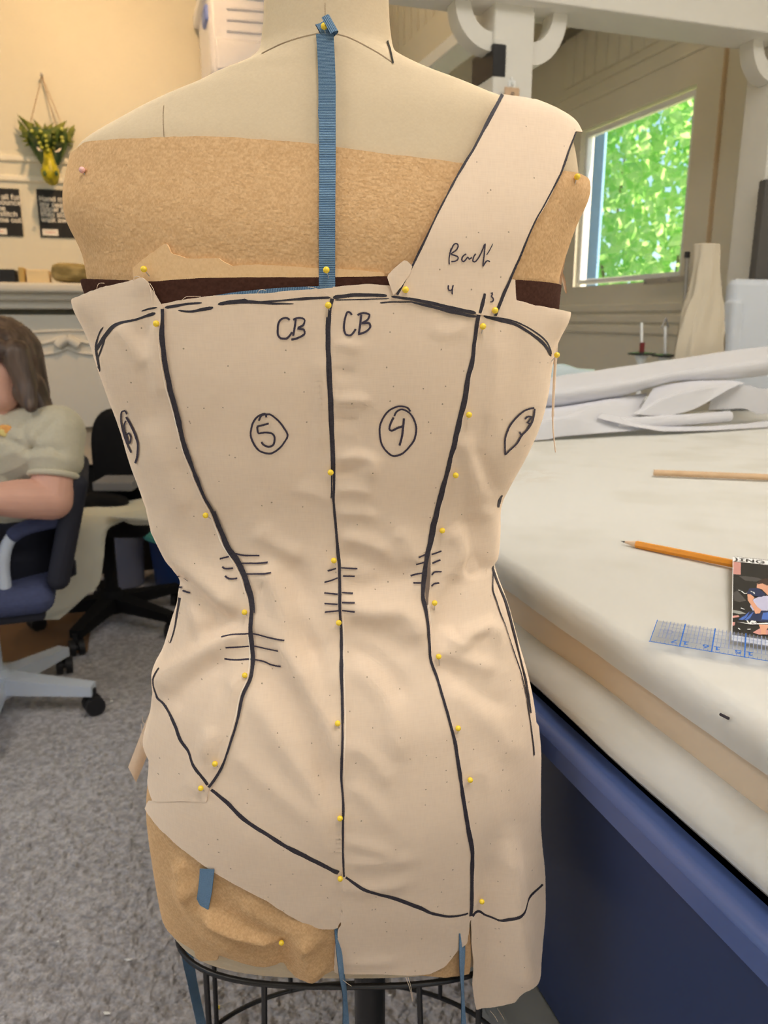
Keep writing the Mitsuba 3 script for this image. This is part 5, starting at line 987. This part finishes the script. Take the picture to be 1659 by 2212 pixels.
P6s = np.vstack([sz(P6), [wrap(-1, 93, 655), wrap(-1, 120, 690), wrap(-1, 125, 760), wrap(-1, 125, 1380), wrap(-1, 95, 1425)], sz([(352, 1470), (335, 1537), (326, 1595), (334, 1639), (327, 1690), (338, 1728), (400, 1726), (452, 1727), (459, 1697)] + S56[::-1])])
P4 = [(720, 620), (787, 614), (841, 616), (890, 630), (960, 645), (1036, 660)] + sh(S43, 8) + [(1012, 1985), (1007, 2031), (985, 2048), (960, 2080), (928, 2097), (877, 2100), (820, 2097), (754, 2098), (725, 2095), (727, 2040), (733, 1994), (743, 1889)] + SCB[::-1]
P3s = np.vstack([sz([(1036, 655), (1075, 650), (1094, 603), (1107, 603), (1109, 648), (1148, 659), (1192, 670)]), [wrap(1, 93, 678), wrap(1, 120, 720), wrap(1, 125, 780), wrap(1, 125, 1180), wrap(1, 90, 1205)], sz([(1056, 1225), (1056, 1268), (1066, 1305), (1079, 1345), (1098, 1400), (1120, 1467), (1137, 1548)]), [wrap(1, 88, 1640), wrap(1, 92, 1760), wrap(1, 93, 1850), wrap(1, 93, 1960), wrap(1, 93, 2056)], sz([(1098, 2078), (1088, 2096), (1078, 2128), (1050, 2160), (1025, 2176), (1018, 2120), (1016, 2030)] + S43[::-1])])
PST = [(1079, 216), (1059, 251), (1019, 328), (989, 378), (939, 472), (902, 547), (881, 583), (852, 638), (877, 643), (931, 656), (978, 669), (1022, 678), (1061, 684), (1069, 659), (1094, 601), (1116, 550), (1138, 497), (1200, 380), (1220, 323), (1232, 290)]
top = az([(1234, 275), (1158, 240), (1081, 217)]); top[:, 0] += math.radians(14)
PSTs = np.vstack([sz(PST), np.stack([top[:, 0] * SK, top[:, 1]], -1)])
obj('back_panel', patch(sz(P5), O5, jag=.0006), 'mat_muslin', bod, smooth=True)
obj('side_panel', patch(P6s, O6, jag=.0006, extra=e6), 'mat_muslin', bod, smooth=True)
obj('back_panel', patch(sz(P4), O4, jag=.0006, seed=4), 'mat_muslin', bod, smooth=True)
obj('side_panel', patch(P3s, O3, jag=.0006, extra=e3, seed=5), 'mat_muslin', bod, smooth=True)
obj('strap', patch(PSTs, OS, jag=.0003, wr=.3, seed=6), 'mat_muslin', bod, smooth=True)
tag(bod + '__strap', 'wide muslin strap slanting over the right shoulder')
obj('folded_tab', patch(sz([(848, 638), (834, 597), (852, 578), (873, 561), (888, 575), (884, 590), (866, 618)]), .0096, wr=0), 'mat_muslin', bod, smooth=True)
# front pieces showing past the sides
obj('front_panel', patch(np.vstack([sz([(1050, 1212), (1046, 1268), (1060, 1345), (1080, 1400), (1105, 1467), (1122, 1548)]), [wrap(1, 84, 1700), wrap(1, 125, 1700), wrap(1, 125, 1210)]]), .0052, wr=0), 'mat_muslin', bod, smooth=True)
def sheet(rows, thick=.0006, mat_='mat_muslin', name='front_panel', parent=bod, n=10):
    """Free cloth between two rails of points."""
    A, B = smoothcurve(rows[0], n), smoothcurve(rows[1], n); c = 7
    k = np.linspace(0, 1, c)[None, :, None]; X = A[:, None] * (1 - k) + B[:, None] * k
    nr = np.cross(np.gradient(X, axis=0), np.gradient(X, axis=1)); nr /= np.linalg.norm(nr, axis=-1, keepdims=True) + 1e-12
    X = X + nr * (.002 * np.sin(k * math.pi))
    N = X.shape[0] * c; V = np.vstack([X.reshape(-1, 3), (X - nr * thick).reshape(-1, 3)])
    i, j = np.meshgrid(np.arange(X.shape[0] - 1), np.arange(c - 1), indexing='ij'); a = (i * c + j).ravel(); b = a + c
    Fc = np.vstack([np.stack([a, a + 1, b + 1], 1), np.stack([a, b + 1, b], 1)])
    return obj(name, trimesh.Trimesh(V, np.vstack([Fc, Fc[:, ::-1] + N]), process=False), mat_, parent, smooth=True)
sheet(([at_d(352, 1440, .69), at_d(330, 1520, .69), at_d(303, 1590, .685), at_d(277, 1658, .68)], [at_d(372, 1440, .69), at_d(352, 1530, .69), at_d(330, 1600, .69), at_d(294, 1690, .685)]))
sheet(([at_d(286, 925, .70), at_d(300, 1000, .70), at_d(324, 1070, .70), at_d(338, 1125, .70)], [at_d(276, 922, .70), at_d(296, 1004, .69), at_d(320, 1070, .69), at_d(332, 1120, .69)]))
sheet(([at_d(1222, 555, .69), at_d(1214, 600, .69), at_d(1210, 640, .69), at_d(1207, 668, .69)], [at_d(1212, 565, .69), at_d(1208, 600, .69), at_d(1203, 640, .69), at_d(1204, 668, .69)]))
sheet(([at_d(1216, 590, .69), at_d(1222, 612, .69), at_d(1224, 634, .69)], [at_d(1212, 592, .69), at_d(1215, 612, .69), at_d(1222, 634, .69)]))
for P, r in (([(1204, 700), (1201, 760), (1197, 830), (1194, 900)], .0014), ([(1194, 898), (1195, 930), (1198, 960), (1200, 977)], .0007)):
    C = smoothcurve([at_d(x, y, .66) for x, y in P], 8); obj('loose_thread', tube(C, r * np.linspace(1, .7, len(C)), 6), 'mat_muslin', bod, smooth=True)
# marker lines: (points, width px, lift off the form, parent panel)
def ln(P, w, off, e=None, **k): return stroke(P, w, off, 1.0, e, **k)
HEM5 = [(462, 1701), (495, 1730), (528, 1763), (571, 1792), (622, 1824), (658, 1842), (694, 1859), (730, 1878)]
HEM4 = [(747, 1887), (787, 1910), (823, 1923), (862, 1936), (906, 1954), (935, 1966), (967, 1972), (1008, 1966)]
HEM3 = [(1018, 1974), (1032, 1965), (1047, 1972), (1064, 1972), (1080, 1958), (1106, 1936), (1136, 1917), (1151, 1903)]
HEM6 = [(456, 1690), (444, 1668), (423, 1642), (415, 1621), (397, 1595), (387, 1566), (372, 1537), (361, 1519), (352, 1505), (353, 1487), (361, 1461), (368, 1445)]
seg = lambda P, a, b: P[a:b]
LINES = [(SCB, [9, 8, 10, 8, 6, 8, 7, 9, 7, 6, 7, 6], O4 + .0004, None, 'seam_line'), (sh(seg(SCB, 1, 8), -5), [5, 6, 3], O5 + .0003, None, 'seam_line'),
         (S56, [8, 12, 13, 11, 9, 11, 10, 11, 8, 6, 7], O6 + .0004, e6, 'seam_line'), (sh(seg(S56, 8, 14), 6), [5, 7, 4], O6 + .0004, e6, 'seam_line'),
         (S43, [9, 10, 13, 11, 12, 14, 12, 9, 7, 6, 8, 9, 11, 11, 8], O4 + .0004, None, 'seam_line'), ([(1040, 634), (1036, 655), (1030, 676)], [6, 9, 8], OS, None, 'tick_mark'),
         (HEM5, [8, 11, 11, 9, 10, 11, 9], O5, None, 'hem_line'), (HEM4, [6, 8, 9, 10, 6, 4], O4, None, 'hem_line'), (HEM3, [7, 4, 5, 5], O3, e3, 'hem_line'), (HEM6, [8, 8, 6, 8, 7, 5, 4, 4], O6, e6, 'hem_line'),
         ([(362, 664), (379, 662), (415, 656), (440, 654)], [8, 6, 4], O5, None, 'top_line'), ([(390, 670), (415, 673), (440, 668), (464, 664)], [4, 5, 9, 8], O5, None, 'top_line'), ([(474, 657), (500, 653), (538, 650)], [9, 12, 11], O5, None, 'top_line'), ([(520, 652), (560, 653), (600, 656), (636, 656)], [10, 7, 5, 3], O5, None, 'top_line'), ([(545, 653), (610, 649), (664, 645), (714, 643)], [4, 5, 7, 6], O5, None, 'top_line'),
         ([(720, 643), (760, 638), (783, 637), (835, 639)], [10, 9, 8, 9], O4, None, 'top_line'), ([(724, 648), (770, 647), (840, 645)], 3, O4, None, 'top_line'), ([(844, 641), (877, 645), (931, 655), (978, 666), (1022, 676)], [6, 7, 8, 10, 8], OS, None, 'top_line'), ([(880, 651), (931, 663), (978, 675), (1024, 684)], [3, 7, 8, 6], OS, None, 'top_line'), ([(930, 660), (960, 668), (1000, 676)], [2, 4, 2], OS, None, 'top_line'), ([(820, 654), (860, 652), (890, 652)], 4, O4, None, 'top_line'),
         ([(1040, 682), (1070, 690), (1105, 699), (1145, 724), (1168, 745), (1181, 768)], [10, 9, 7, 6, 8, 7], O3, e3, 'top_line'), ([(1045, 684), (1090, 690), (1120, 700), (1150, 718), (1174, 742), (1182, 764)], [5, 4, 4, 3], O3, e3, 'top_line'),
         ([(343, 676), (330, 680), (300, 690), (262, 700), (243, 718), (230, 736), (220, 756)], [9, 5, 6, 8, 11, 9, 8], O6, e6, 'top_line'), ([(313, 672), (330, 667), (347, 664)], 4, O6, e6, 'top_line'), ([(236, 706), (224, 728), (219, 750), (222, 775), (226, 800)], [4, 4, 5, 6, 4], O6, e6, 'top_line'), ([(238, 730), (230, 752), (223, 770)], 4, O6, e6, 'top_line'),
         ([(1079, 217), (1059, 251), (1019, 328), (989, 378), (939, 472), (902, 547), (884, 583), (856, 637)], [8, 9, 7, 5, 4, 5, 6, 6], OS, None, 'strap_line'), ([(1232, 292), (1220, 325), (1200, 381), (1138, 498), (1110, 565), (1092, 605), (1072, 655), (1062, 682)], [3, 5, 4, 3, 4, 5, 7, 8], OS, None, 'strap_line'),
         ([(1078, 1066), (1072, 1078), (1068, 1092)], [4, 8, 5], O3, None, 'seam_line'), ([(399, 1290), (394, 1320), (386, 1360), (377, 1390)], [6, 4, 3], O6, None, 'seam_line'),
         ([(1058, 1216), (1066, 1245), (1078, 1275), (1088, 1300), (1104, 1360), (1118, 1415), (1133, 1478), (1143, 1540)], [6, 4, 6, 3, 5, 3], .0056, None, 'seam_line'),
         ([(1057, 1235), (1056, 1268), (1066, 1305), (1079, 1345), (1098, 1400), (1120, 1467), (1136, 1548), (1144, 1630)], [3, 3, 2, 3, 3, 2, 3], O3 + .0004, None, 'seam_line')]
for i, (P, w, off, e, nm) in enumerate(LINES):
    obj(nm, ln(P, np.array(w) * .84, off, e, seed=i, taper=nm == 'top_line'), 'mat_ink', bod, smooth=True)
for P in (sh(S56, -8)[2:13], sh(S56, -6)[14:20], sh(SCB, 6)[11:17], sh(S43, 8)[11:16]): obj('raw_edge', ln(P, [1.2, 2.4, 1.6, 2.2, 1.2], O6 + .0002 if P[0][0] < 600 else O4 + .0001, e6 if P[0][0] < 600 else None, wob=1.0, seed=7), 'mat_raw_edge', bod, smooth=True)
obj('slit', ln([(926, 1170), (922, 1205), (920, 1245), (919, 1285), (920, 1306)], [3, 8, 11, 9, 3], O4 + .0002, None, wob=.2), 'mat_ink_smudge', bod, smooth=True)
cv = lambda P, s, x0, y0: [(x / s + x0, y / s + y0) for x, y in P]
c1, c2, c3, c4, c5 = (lambda P: cv(P, 2.765, 140, 540)), (lambda P: cv(P, 2.765, 660, 540)), (lambda P: cv(P, 2.765, 260, 1060)), (lambda P: cv(P, 3.072, 700, 1060)), (lambda P: cv(P, 9.217, 920, 500))
TICK = [c3(P) for P in ([(612, 395), (640, 388), (665, 382)], [(695, 365), (770, 378), (840, 378)], [(628, 442), (650, 455), (690, 452)], [(725, 425), (810, 424), (890, 417)], [(648, 497), (680, 515), (718, 512)], [(750, 488), (850, 482), (917, 474)], [(642, 866), (720, 846), (790, 845), (900, 862), (1000, 877)], [(660, 936), (740, 930), (800, 925), (880, 940), (962, 950)], [(636, 1003), (700, 1010), (780, 1005), (860, 1018), (910, 1040), (968, 1048)], [(408, 515), (438, 530)], [(400, 590), (438, 605)], [(372, 505), (386, 506)], [(374, 572), (390, 573)],
        [(1240, 473), (1290, 458)], [(1320, 453), (1415, 461)], [(1222, 541), (1260, 530), (1300, 515)], [(1330, 503), (1400, 508)], [(1220, 605), (1300, 613)], [(1325, 602), (1390, 608)], [(1222, 668), (1300, 672)], [(1325, 660), (1400, 660)], [(1224, 719), (1305, 710)], [(1325, 708), (1400, 713)])]
TICK += [c4(P) for P in ([(610, 430), (670, 410)], [(700, 415), (730, 405), (762, 392)], [(598, 480), (660, 460)], [(705, 475), (730, 463), (757, 452)], [(570, 562), (610, 545), (645, 538)], [(700, 552), (725, 530), (764, 530)], [(585, 606), (635, 605)], [(700, 628), (720, 610), (750, 607)])]
for i, P in enumerate(TICK):
    x = P[0][0]; off = O6 if x < 545 and P[-1][0] < 545 else O5 if x < 716 else O4 if x < 925 else O3
    obj('tick_mark', ln(P, 3.4, off + .0008, None, seed=i + 40, wob=.35), 'mat_ink_thin', bod, smooth=True)
PEN = [(c1([(1347, 418), (1325, 404), (1295, 415), (1278, 455), (1277, 495), (1297, 526), (1325, 528), (1350, 508), (1362, 488)]), 4.4, O5), (c1([(1384, 412), (1377, 460), (1368, 510)]), 4.4, O5), (c1([(1368, 416), (1405, 404), (1438, 418), (1430, 445), (1395, 466), (1432, 474), (1438, 494), (1405, 520), (1358, 533)]), 4.4, O5),
       (c2([(277, 387), (255, 368), (237, 405), (230, 460), (242, 502), (266, 508), (288, 488), (299, 470)]), 4.4, O4), (c2([(332, 385), (326, 440), (318, 495)]), 4.6, O4), (c2([(310, 388), (345, 376), (381, 386), (372, 412), (332, 437), (374, 434), (386, 454), (360, 485), (314, 500)]), 4.4, O4),
       (c1([(1155, 1044), (1190, 1036), (1224, 1026)]), 4.4, O5), (c1([(1157, 1045), (1166, 1086), (1205, 1080), (1243, 1086), (1259, 1112), (1254, 1148), (1225, 1166), (1192, 1152), (1182, 1136)]), 4.2, O5),
       (c1([(1210, 990), (1200, 968), (1160, 985), (1127, 1035), (1118, 1090), (1138, 1150), (1180, 1195), (1230, 1206), (1280, 1180), (1320, 1132), (1336, 1097), (1312, 1050), (1270, 1000), (1225, 972), (1190, 974), (1166, 1010)]), 4.0, O5),
       (c2([(522, 990), (497, 1058), (510, 1068), (545, 1052), (577, 1042)]), 4.2, O4), (c2([(582, 995), (575, 1075), (556, 1156)]), 4.4, O4), (c2([(620, 955), (598, 930), (560, 923), (510, 940), (462, 990), (440, 1060), (447, 1130), (477, 1187), (525, 1219), (565, 1208), (612, 1165), (646, 1112), (655, 1058), (640, 1000), (608, 958), (570, 942), (542, 954), (527, 982)]), 3.8, O4),
       (c1([(402, 968), (388, 948), (372, 955), (368, 1000), (378, 1060), (398, 1130), (430, 1200)]), 3.2, O6), (c1([(398, 985), (425, 1035), (455, 1100), (468, 1155), (466, 1210), (452, 1262)]), 4.2, O6), (c1([(396, 1008), (388, 1040), (392, 1085), (404, 1125), (420, 1146), (427, 1112), (414, 1082), (403, 1100), (410, 1128)]), 3.2, O6),
       (c2([(1340, 936), (1300, 945), (1240, 992), (1190, 1062), (1170, 1132), (1171, 1210), (1192, 1188), (1240, 1142), (1264, 1100), (1310, 1050), (1334, 1000), (1342, 940)]), 3.6, O3), (c2([(1288, 1002), (1305, 986), (1325, 986), (1312, 1010), (1300, 1022), (1316, 1028), (1306, 1050), (1275, 1086), (1259, 1090), (1257, 1074)]), 3.4, O3),
       (c5([(462, 335), (432, 440), (415, 560), (420, 660)]), 2.6, OS), (c5([(440, 420), (470, 345), (510, 270), (552, 250), (592, 292), (560, 370), (450, 458), (520, 482), (592, 522), (578, 570), (500, 604), (455, 606)]), 3.0, OS), (c5([(748, 455), (690, 490), (658, 560), (690, 606), (740, 560), (778, 512), (802, 556), (850, 520)]), 3.0, OS), (c5([(930, 450), (882, 530), (870, 590), (905, 610), (960, 560), (1040, 420), (1112, 245), (1100, 400), (1080, 560), (1065, 700), (1100, 640), (1150, 582), (1200, 606)]), 2.8, OS), (c5([(1138, 468), (1190, 390), (1262, 255)]), 1.8, OS),
       (c5([(405, 1072), (400, 1140), (430, 1186), (472, 1152)]), 2.8, OS), (c5([(498, 1070), (478, 1160), (475, 1252)]), 3.0, OS), (c5([(1215, 1236), (1240, 1220), (1246, 1250), (1220, 1292), (1246, 1312), (1266, 1360), (1240, 1400), (1205, 1402)]), 3.0, OS)]
for i, (P, w, off) in enumerate(PEN):
    obj('marker_lettering', ln(P, w, off + .0006, {O6: e6, O3: e3}.get(off), seed=i + 90, wob=.25), 'mat_ink_thin', bod, smooth=True)
# frayed threads
FR = [((330, 608), (342, 630), (346, 655)), ((334, 612), (350, 636), (352, 660)), ((300, 606), (312, 598), (322, 600)), ((225, 624), (238, 612), (250, 612)), ((668, 620), (690, 626), (712, 640)), ((875, 2098), (884, 2120), (888, 2142)), ((880, 2098), (885, 2112), (889, 2138)), ((736, 2096), (750, 2106), (758, 2108)), ((1050, 2172), (1056, 2180), (1060, 2190)), ((1065, 2168), (1070, 2180), (1072, 2186)), ((1119, 2126), (1122, 2116), (1124, 2108)), ((318, 1560), (322, 1556), (330, 1548)), ((300, 1590), (315, 1572), (325, 1562)), ((310, 1605), (308, 1596), (314, 1590)), ((1210, 672), (1218, 678), (1222, 674)), ((400, 650), (420, 640), (446, 640)), ((560, 634), (570, 626), (580, 628))]
for P in FR:
    q = az(P); X, _ = surf(q[:, 0], q[:, 1], np.array([.010, .013, .014]))
    obj('loose_thread', tube(smoothcurve(X, 6), .00022, 5), 'mat_muslin', bod, smooth=True)

# ---------------------------------------------------------------- ball head pins
PINS = [(701, 69, 'at the nape holding the curled ribbon top'), (706, 584, 'in the blue ribbon just above the brown felt'), (710, 659, 'at the top of the centre back seam between the two CB marks'), (715, 1013, 'on the centre back seam level with the circled 5 bottom'), (722, 1206, 'just above the centre back tick marks'), (732, 1342, 'just below the centre back tick marks'), (730, 1558, 'on the centre back seam midway between waist and hem'), (734, 1757, 'on the lower centre back seam above the hem line'), (734, 1883, 'where the centre back seam meets the hem line'),
        (321, 582, 'in the torn felt strip above the left side panel'), (350, 698, 'at the top of the left back seam'), (453, 1105, 'on the left seam above the waist'), (538, 1318, 'on the left seam between its two sets of ticks'), (537, 1458, 'on the left seam just below its lower ticks'), (475, 1642, 'beside the low end of the left seam'), (447, 1693, 'at the point where left seam and hem line meet'),
        (873, 626, 'at the lower left corner of the strap'), (1059, 670, 'at the lower right corner of the strap beside the small 3'), (1034, 704, 'at the top of the right seam under the strap'), (1005, 890, 'on the right seam between the circled 4 and 3'), (977, 1018, 'on the right seam second below its top pin'), (947, 1139, 'on the right seam just above its tick marks'), (932, 1301, 'on the right seam just below its open slit'), (940, 1417, 'on the right seam at hip height'), (982, 1569, 'on the right seam level with the top of the blue tote'), (1007, 1677, 'on the lower right seam above the last pin'), (1033, 1935, 'just above the right end of the hem line'),
        (1185, 764, 'at the right end of the neckline by the armhole'), (1233, 386, 'in the felt under the right shoulder beside the strap'), (611, 2021, 'in the hip felt below the muslin')]
offs = {0: .010}
def pin(x, y, label, matk='mat_pin_yellow', off=None, r=.0023):
    q = az([[x, y]]); px = project(base(q[:, 0], q[:, 1]))
    o = off if off is not None else .0086 + max(0, wrinkle(px)[0])
    X, n = surf(q[:, 0], q[:, 1], np.array([o])); X, n = X[0], n[0]
    c = X + n * r * .95
    t = thing('ball_head_pin', label, 'pin', 'ball head pins in the form')
    s = trimesh.creation.icosphere(2, r); s.apply_translation(c); obj('head', s, matk, t, smooth=True)
    dn = -UZ + n * n[2]; dn /= np.linalg.norm(dn)
    e = X + (dn + RT * .25) * .008 - n * .0045
    obj('shaft', tube([c, e], .00033, 6), 'mat_steel', t, smooth=True)
for x, y, w in PINS:
    pin(x, y, 'yellow ball-head pin ' + w, off=.0072 if y < 100 or (y < 600 and x != 706) else None)
pin(183, 370, 'pearly pink ball-head pin at the left edge of the upper felt pad', 'mat_pin_pink', off=.004)
